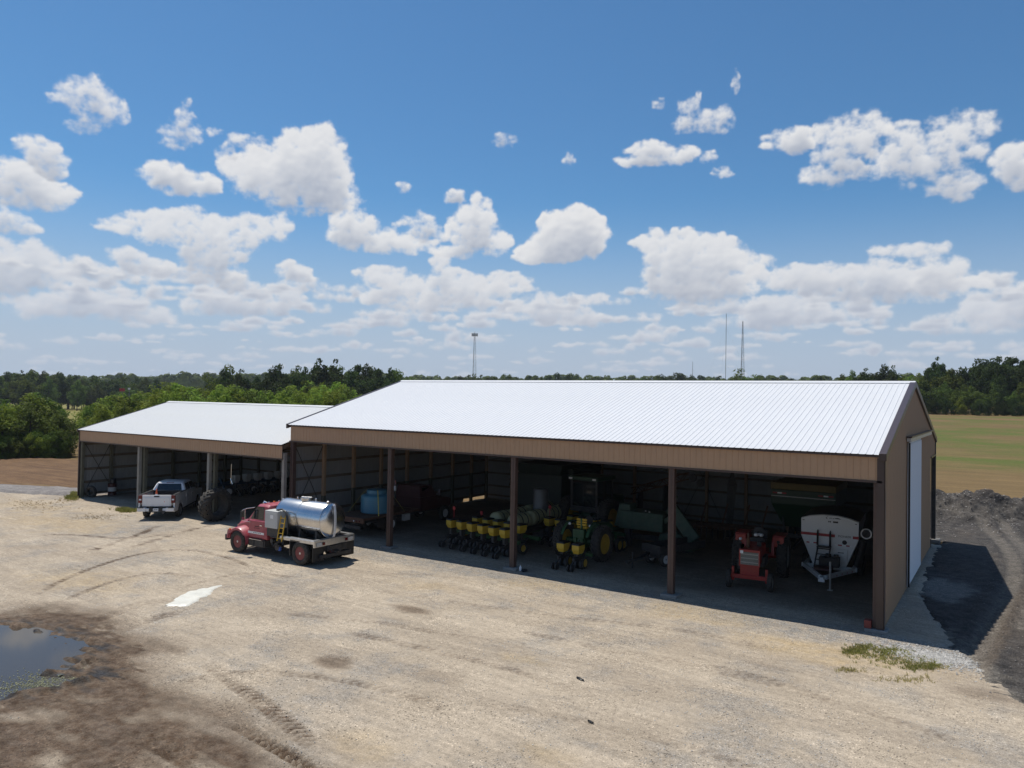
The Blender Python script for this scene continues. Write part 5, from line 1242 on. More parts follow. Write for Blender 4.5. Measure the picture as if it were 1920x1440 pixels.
m = MB(); m.tube((.85, 0, 1.45), (.62, 0, 1.72), .025); m.lathe([(.19, -.012), (.21, 0), (.19, .012)], (.60, 0, 1.74), 'x', 18); m.build('steering_wheel', M['black'], t)
for s in (1, -1):
    m = MB()
    for k in range(6):
        a0, a1 = PI*(.15+.12*k), PI*(.15+.12*(k+1)); rr_ = .90
        m.slab([(rr_*math.cos(a0), s*.60, .82+rr_*math.sin(a0)), (rr_*math.cos(a0), s*.74, .82+rr_*math.sin(a0)), (rr_*math.cos(a1), s*.74, .82+rr_*math.sin(a1)), (rr_*math.cos(a1), s*.60, .82+rr_*math.sin(a1))], .02)
    m.build('fender', M['jd_green'], t)
    m = MB(); m.ball((-.30, s*.55, 1.62), .07, .07, .07); m.build('work_lamp', M['lens_clear'], t)
m = MB(); m.tube((1.7, .12, 1.4), (1.7, .12, 2.2), .035); m.build('exhaust_stack', M['steel_dark'], t)
t = thing('two_row_planter', 'two-row planter with two yellow hoppers on the small green tractor', 'planter', (-12.72, 1.95, 0), PI/2-.02)
m = MB(); m.box(.45, .58, -.75, .75, .5, .63); m.beam((.5, -.35, .56), (1.1, -.3, .55), .08); m.beam((.5, .35, .56), (1.1, .3, .55), .08); m.beam((.5, 0, .6), (.6, 0, 1.15), .08); m.build('toolbar', M['jd_green'], t)
row_units(t, [(0, -.39), (0, .39)], .70)
for y in (-.39, .39): wheel(t, .15, y-.18, .26, .10, .17, M['rim_yellow'], side=-1, n=16)

# big cab tractor in the dark behind
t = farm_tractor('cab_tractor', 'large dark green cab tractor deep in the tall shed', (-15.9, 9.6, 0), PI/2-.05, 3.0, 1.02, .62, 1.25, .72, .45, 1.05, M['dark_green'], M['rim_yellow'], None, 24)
m = MB(); m.loft([rect_ring(1.2, .48, 1.2, 2.15, .1), rect_ring(3.3, .44, 1.05, 1.95, .12)]); m.build('hood', M['dark_green'], t, smooth=40)
m = MB()
for x in (-.55, 1.15):
    for y in (-.8, .8): m.box(x-.05, x+.05, y-.05, y+.05, 1.5, 3.05)
m.box(-.62, 1.22, -.85, .85, 1.35, 1.6); m.build('cab_frame', M['steel_dark'], t)
m = MB(); m.box(-.53, 1.13, -.79, .79, 1.62, 3.02); m.build('cab_glass', M['glass'], t)
m = MB(); m.box(-.75, 1.3, -.95, .95, 3.05, 3.28); m.build('cab_roof', M['dark_green'], t, bevel=.05)
for y in (-.75, .75):
    m = MB(); m.box(-.80, -.755, y-.10, y+.10, 3.10, 3.2); m.build('work_lamp', M['lens_clear'], t)
# combine beside it
M['upright'] = mat('dull_grey_tank', (.13,.135,.14), .5, .3, .1)
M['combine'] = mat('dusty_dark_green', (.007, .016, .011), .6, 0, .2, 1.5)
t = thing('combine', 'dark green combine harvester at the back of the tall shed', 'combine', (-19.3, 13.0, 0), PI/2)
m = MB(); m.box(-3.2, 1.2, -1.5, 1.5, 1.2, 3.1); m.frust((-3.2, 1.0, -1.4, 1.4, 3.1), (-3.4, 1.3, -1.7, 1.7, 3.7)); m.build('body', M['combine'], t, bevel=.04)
m = MB(); m.box(1.2, 2.8, -.95, .95, 1.8, 3.35); m.build('cab_glass', M['glass'], t); m = MB(); m.box(1.1, 3.0, -1.05, 1.05, 3.36, 3.55); m.build('cab_roof', M['combine'], t, bevel=.04)
for s in (1, -1):
    wheel(t, 1.0, s*1.75, .95, .7, .5, M['rim_yellow'], side=s, lug=20); wheel(t, -2.9, s*1.3, .55, .35, .3, M['rim_yellow'], side=s)
m = MB(); m.tube((-2.6, -1.75, 3.3), (1.0, -1.75, 3.3), .18); m.build('unload_auger', M['combine'], t)
m = MB(); m.lathe([(.42, 0), (.42, 2.55), (.38, 2.62), (.02, 2.7)], (-17.65, 7.3, .0), 'z', 20); o = m.build('upright_tank', M['upright'], None, smooth=40); tag(o, 'tall grey upright tank standing behind the row of tan tanks', 'tank')
# green header with tilted snout covers
t = thing('mower_header', 'old green header with tilted snout covers behind the third brown column', 'header', (-10.6, 8.3, 0), 0)
m = MB(); m.box(-2.6, -.2, -.6, .8, .95, 1.85); m.frust((-2.9, -2.0, -.5, .7, 1.0), (-2.7, -2.1, -.3, .5, 2.15)); m.build('gear_cover', M['old_green'], t, bevel=.04)
m = MB(); m.prism([(-.5, .25), (1.3, .15), (1.35, .55), (.5, 1.0), (-.4, .85)], 'y', -.5, .6); m.build('pan', M['old_green'], t, bevel=.03)
m = MB(); m.beam((.15, -.3, 2.15), (1.45, -.55, .75), .62, .30, up=(0, -1, .2)); m.build('snout_cover', M['old_green'], t, bevel=.05)
m = MB(); m.beam((.10, .3, 2.75), (-.25, .3, 1.7), .30, .12, up=(0, -1, 0)); m.beam((-.9, -.35, 1.0), (.2, -.35, 1.75), .22, .12, up=(0, -1, 0)); m.beam((.05, -.2, 1.6), (.45, -.2, .7), .2, .1, up=(0, -1, 0)); m.build('lift_arm', M['old_green'], t, bevel=.02)
m = MB(); m.box(-2.8, 1.0, .6, .8, .25, .5); m.box(-2.4, -2.1, -.3, .0, 0, 1.0); m.box(.6, .9, 0, .3, -.02, .3); m.build('header_frame', M['steel_dark'], t)
for x, z in ((-1.15, 1.93), (-.95, 1.9)):
    m = MB(); m.ball((x, -.5, z), .05, .05, .035); m.build('lamp', M['lens_clear'], t)
wheel(t, -1.9, -1.55, .32, .22, .19, M['rim_yellow'], side=-1, rz=PI/2)
# elevator, spout
def elevator(p, q, label):
    t = thing('bale_elevator', label, 'elevator', (p[0], p[1], 0)); p = Vector(p); q = Vector(q); off = p.copy(); off.z = 0; p = p-off; q = q-off; m = MB(); d = q-p; n = 9
    for y in (-.22, .22):
        for dz in (0, .38): m.beam(p+Vector((0, y, dz)), q+Vector((0, y, dz)), .06)
        for k in range(n): m.beam(p+d*(k/n)+Vector((0, y, .38*(k % 2))), p+d*((k+1)/n)+Vector((0, y, .38*((k+1) % 2))), .035)
    m.build('truss', M['rust'], t)
    for q_ in (.6, .15):
        m = MB(); m.box(p.x+d.x*q_-.05, p.x+d.x*q_+.05, -.3, .3, 0, p.z+d.z*q_); m.build('support', M['steel_dark'], t)
    m = MB()
    for k in (0, 1): m.lathe([(.22, -.05), (.24, 0), (.22, .05)], (q.x+.25+.45*k, 0, q.z+.1-.28*k), 'y', 16)
    m.build('chain_wheel', M['steel_dark'], t)
elevator((-15.4, 14.2, 1.85), (-11.9, 14.0, 3.0), 'rusty bale elevator sloping up behind the third brown column'); elevator((-24.2, 14.2, 1.7), (-21.9, 14.0, 3.3), 'dark elevator boom rising behind the second brown column')
m = MB(); m.frust((-.16, .12, -.16, .16, 0), (-.25, .28, -.25, .25, 2.9)); m.frust((-.25, .28, -.25, .25, 2.9), (-.05, .05, -.05, .05, 3.65)); o = m.build('folded_spout', M['steel_dark'], None); o.location = (-9.45, 14, 0); o.rotation_euler = (0, .04, .3); tag(o, 'tall dark pointed spout standing against the pale back wall', 'spout')
# disc harrow heap in the dark between
t = thing('disc_harrow', 'dark folded disc harrow under the pale back wall, left of the grain wagon', 'harrow', (-8.6, 11.6, 0), .25)
m = MB(); m.box(-1.9, 1.6, -.1, .1, .8, .95); m.box(-1.9, 1.6, .9, 1.1, .8, .95)
for x in (-1.6, -.5, .6, 1.5): m.box(x-.06, x+.06, -.2, 1.2, .7, .8); m.beam((x, .5, .9), (x+.3, .5, 2.1), .09)
m.build('harrow_frame', M['rust'], t)
for k in range(12):
    m = MB(); m.lathe([(.30, -.01), (.31, .0), (.30, .012)], (-1.8+k*.29, -.15, .62), 'x', 14); m.build('disc', M['steel_dark'], t)
# little cart by the third column
t = thing('small_cart', 'small dark two-wheel cart with white spoked wheels by the third brown column', 'cart', (-9.85, 4.85, 0), -1.93)
m = MB(); m.box(-2.6, .45, -.55, .55, .62, .68); m.box(-2.6, .45, -.57, -.53, .68, .95); m.box(-2.6, .45, .53, .57, .68, .95); m.box(.43, .47, -.55, .55, .68, .98); m.build('cart_bed', M['steel_dark'], t)
m = MB(); m.beam((.4, -.3, .5), (1.5, 0, .40), .08); m.beam((.4, .3, .5), (1.5, 0, .40), .08); m.box(1.4, 1.9, -.05, .05, .34, .44); m.tube((1.62, 0, .05), (1.62, 0, .75), .035); m.box(1.84, 1.98, -.09, .09, .30, .42); m.tube((0, -.42, .33), (0, .42, .33), .035); m.box(-.2, .2, -.3, .3, .35, .62); m.build('tongue', M['steel_dark'], t)
for s in (1, -1): wheel(t, 0, s*.44, .33, .20, .19, M['rim_white'], M['rubber_dusty'], side=s, n=24, spokes=6, hub=M['steel_dark'])
# red tractor facing the yard
t = farm_tractor('red_tractor', 'red row-crop tractor with barred grille facing the yard', (-5.50, 5.95, 0), -1.454, 3.0, .88, .42, .92, .37, .20, .80, M['orange'], M['rim_grey'], None)
m = MB(); m.loft([rect_ring(1.25, .36, 1.0, 1.62, .05), rect_ring(3.0, .36, .92, 1.54, .05)]); m.build('hood', M['orange'], t, smooth=40, bevel=.01)
m = MB(); m.box(3.0, 3.09, -.41, .41, .92, 1.60); m.box(2.98, 3.05, -.37, .37, .48, .93); m.build('nose_panel', M['orange'], t, bevel=.02)
m = MB(); m.box(3.088, 3.096, -.34, .34, .99, 1.50); g = m.build('grille', M['black'], t)
m = MB()
for k in range(17): m.box(3.097, 3.106, -.335+k*.0415, -.319+k*.0415, .995, 1.495)
m.build('grille_bars', M['grille_pale'], g)
for z in (1.08, 1.24, 1.40):
    m = MB(); m.box(3.107, 3.115, -.34, .34, z, z+.03); m.build('grille_rail', M['grille_pale'], g)
m = MB(); m.box(3.1, 3.118, -.36, -.24, 1.44, 1.55); m.build('badge', M['white_paint'], t)
for s in (1, -1):
    m = MB(); m.prism([(-.75, .85), (-.72, 1.35), (-.35, 1.78), (.30, 1.80), (.62, 1.55), (.70, .98)], 'y', min(s*.50, s*.62), max(s*.50, s*.62)); m.box(-.55, .50, min(s*.55, s*1.02), max(s*.55, s*1.02), 1.76, 1.82); m.box(.50, .62, min(s*.55, s*1.0), max(s*.55, s*1.0), 1.35, 1.78); f_ = m.build('fender', M['orange'], t, bevel=.02)
    m = MB(); m.ball((.66, s*.78, 1.58), .04, .07, .07); m.build('fender_lamp', M['lens_clear'] if s < 0 else M['black'], f_)
m = MB(); m.box(-.1, .5, -.25, .25, 1.5, 1.62); m.box(-.18, -.06, -.25, .25, 1.6, 1.95); m.build('seat', M['black'], t, bevel=.03)
m = MB(); m.box(1.05, 1.25, -.28, .28, 1.3, 1.78); m.tube((1.1, 0, 1.7), (.8, 0, 1.98), .025); m.lathe([(.20, -.012), (.22, 0), (.20, .012)], (.78, 0, 1.98), 'x', 18); m.build('steering_wheel', M['black'], t)
m = MB(); m.tube((2.45, -.16, 1.55), (2.45, -.16, 2.15), .045); m.tube((2.45, -.16, 1.6), (2.45, -.16, 1.95), .07); m.build('exhaust_stack', M['rust'], t)
m = MB(); m.tube((2.0, .2, 1.58), (2.0, .2, 1.78), .09, n=12); m.build('air_cleaner', M['steel_dark'], t)
m = MB(); m.box(1.3, 2.9, -.50, -.22, .75, 1.15); m.box(1.4, 2.3, .22, .48, .8, 1.2); m.build('engine', M['steel_dark'], t, bevel=.02)
Tm = Matrix.Translation((-5.50, 5.95, 0)) @ Matrix.Rotation(-1.454, 4, 'Z')
m = MB(); rr = random.Random(3)
for k in range(6): m.ball((rr.uniform(-.16, .16), rr.uniform(-.16, .16), .06+rr.uniform(0, .08)), rr.uniform(.07, .12), rr.uniform(.06, .11), rr.uniform(.05, .08), 8, 5)
o = m.build('white_bag', M['white_paint'], None, smooth=60); o.location = tuple(Tm @ Vector((1.15, .05, 1.79))); tag(o, 'crumpled white bag lying on top of the red tractor', 'bag')
# white seed tender
t = thing('seed_tender', 'white seed tender with red stripe and black ladder facing the yard', 'seed tender', (-2.92, 7.0, 0), -1.500)
W2 = 1.15
front = [(-W2, 1.76), (-.62, .45), (.62, .45), (W2, 1.76), (W2, 2.50), (.8, 2.62), (.3, 2.70), (-.3, 2.70), (-.8, 2.62), (-W2, 2.50)]
m = MB(); m.prism(front, 'x', -3.4, .0); body = m.build('hopper_body', M['seed_white'], t, bevel=.015)
m = MB(); m.loft([[(x, -1.16, 2.51), (x, -.8, 2.64), (x, -.3, 2.72), (x, .3, 2.72), (x, .8, 2.64), (x, 1.16, 2.51), (x, .8, 2.60), (x, -.8, 2.60)] for x in (-3.4, -.25)]); m.build('roll_tarp', M['black'], t)
for a_, b_ in ((-1.15, .22), (.92, 1.15)):
    m = MB(); m.box(.002, .012, a_, b_, 1.78, 1.90); m.build('red_stripe', M['stripe_red'], body)
text_flat(body, 'lettering', 'PIONEER', .13, face_mtx((.008, .60, 1.84), (0, 1, 0), (0, 0, 1)), M['black'])
m = MB(); m.lathe([(.095, .002), (.095, .010)], (0, .60, 1.60), 'x', 20); m.lathe([(.02, .002), (.02, .010)], (0, .15, 2.57), 'x', 8); m.build('oval_badge', M['black'], body)
m = MB(); m.prism([(.18, 2.57), (.24, 2.60), (.33, 2.61), (.42, 2.585), (.46, 2.56), (.32, 2.565)], 'x', .002, .010); m.prism([(-.14, 2.60), (-.09, 2.64), (-.04, 2.63), (-.06, 2.62), (-.10, 2.615), (-.115, 2.585), (-.10, 2.555), (-.05, 2.55), (-.10, 2.54), (-.14, 2.56)], 'x', .002, .010)
for y in (-.01, .03, .07): m.box(.002, .010, y, y+.022, 2.565, 2.60)
for y in (-.05, .01): m.box(.002, .008, y, y+.045, 2.40, 2.46)
m.box(.002, .010, .14, .34, 2.39, 2.46); m.box(.002, .010, -1.09, -1.01, 2.40, 2.43); m.box(.002, .010, 1.0, 1.08, 2.40, 2.43); m.build('front_marks', M['steel_dark'], body)
for k, (y0_, y1_, c) in enumerate(((-.92, -.80, 'stripe_red'), (-.80, -.64, 'white_paint'), (-.64, -.50, 'stripe_red'), (-.50, -.38, 'white_paint'), (.22, .34, 'white_paint'), (.34, .50, 'stripe_red'), (.50, .66, 'white_paint'), (.66, .80, 'stripe_red'), (.80, .88, 'white_paint'))):
    m = MB(); m.box(.004, .010, y0_, y1_, 1.44, 1.49); m.build('reflector', M[c], body)
m = MB(); m.box(.002, .05, .15, .72, .75, 1.30); pnl = m.build('control_box', M['seed_white'], t, bevel=.01)
m = MB(); m.box(.052, .058, .24, .31, .84, .98); m.box(.052, .058, .37, .44, .84, .98); m.build('warning_label', M['stripe_red'], pnl)
m = MB(); m.box(.052, .058, .34, .58, 1.14, 1.17); m.build('panel_marks', M['steel_dark'], pnl)
m = MB()
for y in (-.42, .08):
    m.beam((.62, y-.10, .55), (.26, y, 1.40), .05); m.path([(.26, y, 1.35), (.24, y, 2.02), (.18, y-.02, 2.06), (.12, y-.05, 2.0), (.13, y-.06, 1.4)], .022)
for k in range(4): m.box(.56-k*.10, .64-k*.10, -.50+k*.01, .02+k*.01, .62+k*.22, .65+k*.22)
m.box(.10, .42, -.46, .10, 1.36, 1.40); m.build('ladder', M['black'], t)
m = MB(); m.box(.12, .55, -.35, .45, .60, .98); m.tube((.35, .0, .95), (.35, .0, 1.12), .12); m.box(.2, .5, .2, .4, .95, 1.1); m.build('engine', M['black'], t, bevel=.02)
m = MB()
for s in (1, -1): m.beam((.10, s*1.0, .50), (2.15, s*.10, .48), .12, .16); m.box(-3.4, .1, min(s*.9, s*1.02), max(s*.9, s*1.02), .42, .58)
m.box(.0, .14, -1.1, 1.1, .42, .58); m.box(2.05, 2.5, -.07, .07, .42, .54); m.box(2.40, 2.52, -.12, .12, .36, .48); fr_ = m.build('frame', M['seed_white'], t)
for k in range(4):
    m = MB(); a = Vector((.25, .995, .50)).lerp(Vector((2.05, .21, .48)), .15+.2*k); m.box(a.x-.06, a.x+.06, a.y+.07, a.y+.085, .48, .53); m.build('reflector', M['stripe_red'], fr_)
m = MB(); m.tube((2.25, .30, .02), (2.25, .30, 1.15), .04); m.box(2.15, 2.35, .2, .4, .0, .03); m.tube((2.25, .30, 1.1), (2.12, .30, 1.1), .02); m.build('jack', M['galv'], t)
m = MB(); m.box(.75, 1.35, -.45, .25, .58, .66); m.build('battery_tray', M['dark_red'], t)
for s in (1, -1):
    for x in (-1.3, -2.1): wheel(t, x, s*1.12, .38, .25, .21, M['rim_grey'], side=s)
m = MB(); m.lathe([(.17, -.02), (.22, -.02), (.22, .12), (.17, .12)], (0, 0, 0), 'x', 22, closed=True); o = m.build('chute_ring', M['white_paint'], t, smooth=40); o.location = (-.30, 1.42, 2.02)
m = MB(); m.tube((-.2, 1.42, 2.02), (-3.2, 1.42, 2.45), .19, n=16); m.tube((-.3, 1.30, 1.75), (-.6, 1.05, .55), .17, n=14); m.beam((-.25, 1.25, 1.5), (-.2, 1.0, .6), .08); m.build('unload_tube', M['steel_dark'], t, smooth=40)
# grain wagon behind
t = thing('grain_wagon', 'green and yellow gravity wagon with red and white reflectors behind the seed tender', 'wagon', (-5.15, 12.1, 0), -PI/2+.01)
m = MB(); m.box(-3.2, 0, -1.55, 1.55, 2.35, 3.08); m.frust((-2.4, -.8, -1.1, .4, 1.1), (-3.2, 0, -1.55, 1.55, 2.35)); m.build('hopper_body', M['dark_green'], t, bevel=.02)
m = MB(); m.box(-3.22, .02, -1.57, 1.57, 3.085, 3.42); m.build('side_extension', mat('dull_yellow_board', (.16,.12,.035), .6), t, bevel=.02)
m = MB(); m.box(.0, .03, -1.54, 1.54, 2.72, 2.76); m.build('body_rib', M['cabinet'], t)
for y, c in ((-1.35, 'stripe_red'), (-1.12, 'white_paint'), (-.9, 'stripe_red'), (.85, 'stripe_red'), (1.1, 'white_paint'), (1.34, 'stripe_red')):
    m = MB(); m.box(.002, .018, y-.11, y+.11, 2.86, 2.93); m.build('reflector', M[c], t)
m = MB(); m.box(-3.0, .3, -.1, .1, .7, .85)
for x in (-2.7, -.5): m.box(x-.08, x+.08, -1.0, 1.0, .6, .8); m.beam((x, -.95, .8), (x, -1.2, 2.4), .08); m.beam((x, .95, .8), (x, 1.2, 2.4), .08)
m.beam((.2, 0, .75), (2.0, 0, .5), .1); m.build('running_gear', M['steel_dark'], t)
for s in (1, -1):
    for x in (-2.7, -.5): wheel(t, x, s*1.05, .48, .3, .26, M['rim_yellow'], side=s)
# dark red flatbed truck with the blue tank
FT = (-25.95, 3.35, 0)
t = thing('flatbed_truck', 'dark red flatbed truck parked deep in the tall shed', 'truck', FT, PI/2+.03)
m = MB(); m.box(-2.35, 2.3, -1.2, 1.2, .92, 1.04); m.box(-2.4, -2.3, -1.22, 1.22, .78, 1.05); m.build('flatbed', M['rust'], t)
m = MB(); m.box(-2.2, 5.6, -.45, -.33, .62, .85); m.box(-2.2, 5.6, .33, .45, .62, .85); m.tube((0, -.95, .45), (0, .95, .45), .09); m.box(-2.38, -2.3, -1.0, 1.0, .45, .62); m.build('frame', M['steel_dark'], t)
for s in (1, -1):
    wheel(t, 0, s*1.0, .45, .26, .25, M['rim_white'], side=s); wheel(t, 0, s*.7, .45, .26, .25, M['rim_white'], side=s); wheel(t, 4.95, s*.95, .45, .26, .25, M['rim_white'], side=s)
    m = MB(); m.box(-.65, -.6, min(s*.6, s*1.18), max(s*.6, s*1.18), .3, .92); m.build('mud_flap', M['black'], t)
    m = MB(); m.box(1.0, 1.5, min(s*.95, s*1.15), max(s*.95, s*1.15), .5, .85); m.build('tool_box', M['cabinet'] if s < 0 else M['black'], t)
    m = MB(); m.box(3.0, 4.0, min(s*.98, s*1.0), max(s*.98, s*1.0), .95, 1.5); m.build('door', M['dark_red'], t)
    for y in (.55, .75, .95):
        m = MB(); m.ball((-2.42, s*y, .88), .02, .04, .04); m.build('tail_light', M['lens_clear'] if y == .55 else M['lens_red'], t)
m = MB(); m.box(2.6, 4.3, -.97, .97, .8, 1.6); m.frust((2.6, 4.2, -.95, .95, 1.6), (2.7, 3.8, -.82, .82, 2.25)); m.loft([rect_ring(4.3, .92, .8, 1.5, .1), rect_ring(5.75, .85, .75, 1.3, .1)]); m.build('cab', M['dark_red'], t, bevel=.03)
m = MB(); m.slab([(2.63, -.7, 1.68), (2.63, .7, 1.68), (2.69, .65, 2.15), (2.69, -.65, 2.15)][::-1], .02); m.slab([(2.9, -.925, 1.66), (4.0, -.92, 1.66), (3.7, -.84, 2.15), (2.9, -.85, 2.15)], .02); m.build('window', M['glass'], t)
m = MB(); m.path([(3.9, -1.0, 2.05), (3.95, -1.35, 2.05), (3.95, -1.35, 1.6)], .015); m.box(3.9, 3.97, -1.45, -1.25, 1.6, 2.0); m.build('mirror', M['chrome'], t)
m = MB(); m.tube((2.45, .8, .9), (2.45, .8, 2.5), .05); m.build('exhaust_stack', M['chrome'], t)
t = thing('blue_poly_tank', 'pale blue poly tank strapped down on the dark flatbed', 'tank', (-25.75, 3.1, 1.045), .2); t.scale = (.9, .9, .9)
m = MB(); m.lathe([(.90, 0), (.965, .05), (.965, .95), (.95, 1.02), (.86, 1.10), (.66, 1.13), (.62, 1.16), (.62, 1.36), (.58, 1.40), (.02, 1.42)], (0,0,0), 'z', 36); b_ = m.build('tank_shell', M['tank_blue'], t, smooth=40)
for z in (.25, .5, .75):
    m = MB(); m.lathe([(.968, z-.02), (.978, z), (.968, z+.02)], (0,0,0), 'z', 36); m.build('tank_rib', M['tank_blue'], b_)
for a in (.55, 2.2, 3.75, 5.35):
    m = MB(); d = Vector((math.cos(a), math.sin(a), 0)); e = Vector((-d.y, d.x, 0))
    pts = [d*.60+Vector((0, 0, 1.42)), d*.90+Vector((0, 0, 1.13)), d*1.0+Vector((0, 0, 1.0)), d*1.72+Vector((0, 0, .02))]
    for p, q in zip(pts[:-1], pts[1:]): m.beam(p, q, .055, .008, up=tuple(d+Vector((0,0,.3))))
    m.build('strap', M['strap_yellow'], t)
m = MB(); m.box(-.07, .07, -.05, .05, 0, .26); o = m.build('white_jug', M['white_paint'], None, bevel=.02); o.location = (-25.3, 4.05, 2.43-.25); tag(o, 'white jug hanging beside the blue tank behind the first brown column', 'jug')
# seed drill in the low shed
t = thing('seed_drill', 'dark blue seed drill with white wheels and hoppers inside the low shed', 'seed drill', (-44.3, 9.0, 0), PI)
m = MB(); m.box(-.2, -.05, -3.4, 3.4, .75, .9); m.box(.7, .85, -3.4, 3.4, .75, .9)
for y in (-3, -1.5, 0, 1.5, 3): m.beam((-.1, y, .82), (.8, y, .82), .1)
m.beam((.8, -.6, .8), (3.0, 0, .6), .12); m.beam((.8, .6, .8), (3.0, 0, .6), .12); m.beam((-.4, 2.7, .6), (.2, 2.7, 1.3), .12); m.build('drill_frame', M['blue_frame'], t)
HW, LW = hopper_mesh(M['hopper_white'], .42, .5, .46), lid_mesh(M['hopper_white'], .42, .5, .46)
row_units(t, [(-.5, -2.9+k*.97) for k in range(6)], .98, HW, LW)
for y in (-2.55, .1, 2.6): wheel(t, -.75 if y > 2 else -.3, y, .38 if y > 2 else .32, .2, .23 if y > 2 else .2, M['rim_white'], side=-1, rz=PI/2-.35, n=18)
m = MB(); m.tube((-.6, 2.3, .9), (-.6, 2.3, 2.35), .03); m.tube((-.8, 2.3, .9), (-.55, 2.3, 1.3), .05); m.build('marker_pole', M['chrome'], t)
# odds and ends
m = MB(); m.lathe([(.05, 0), (.055, .02), (.055, .16), (.02, .2), (.02, .24)], (0,0,0), 'z', 10); o = m.build('bottle', M['lens_clear'], None); o.location = (-14.15, -.05, .02); tag(o, 'small pale bottle at the foot of the second brown column', 'bottle')
m = MB(); rr = random.Random(8)
for k in range(5): m.ball((rr.uniform(-.2, .2), rr.uniform(-.1, .1), .05), rr.uniform(.07, .14), rr.uniform(.06, .1), rr.uniform(.03, .06), 7, 4)
o = m.build('black_rag', M['black'], None); o.location = (-13.85, -.05, .02); tag(o, 'crumpled black rag beside the second brown column', 'rag')
for (u, v, s, lb) in ((1087, 1274, .10, 'nearer to the sheds'), (1107, 1355, .06, 'smaller and nearer the bottom edge')):
    p = on_ground(u, v); m = MB(); m.ball((0, 0, .01), s*1.2, s*.5, .02, 7, 4); m.ball((s*1.2, .02, .01), s*.6, s*.3, .02, 6, 4); m.ball((-s*.6, -.03, .015), s*.5, s*.35, .03, 6, 4); o = m.build('black_scrap', M['black'], None); o.location = (p[0], p[1], zt1(p[0], p[1])+.02); o.rotation_euler = (0, 0, -.5); tag(o, 'scrap of black rubber on the pale gravel, '+lb, 'scrap')

# ================================================================== trees
LF = {'bright': leaf_mat('spring_leaves', (.195,.262,.036)), 'mid': leaf_mat('green_leaves', (.105,.150,.026)), 'dark': leaf_mat('dark_leaves', (.044,.070,.016)), 'far': leaf_mat('far_leaves', (.085,.112,.030))}
BARK = mat('bark', (.075,.062,.048), .9, 0, .3, 3)

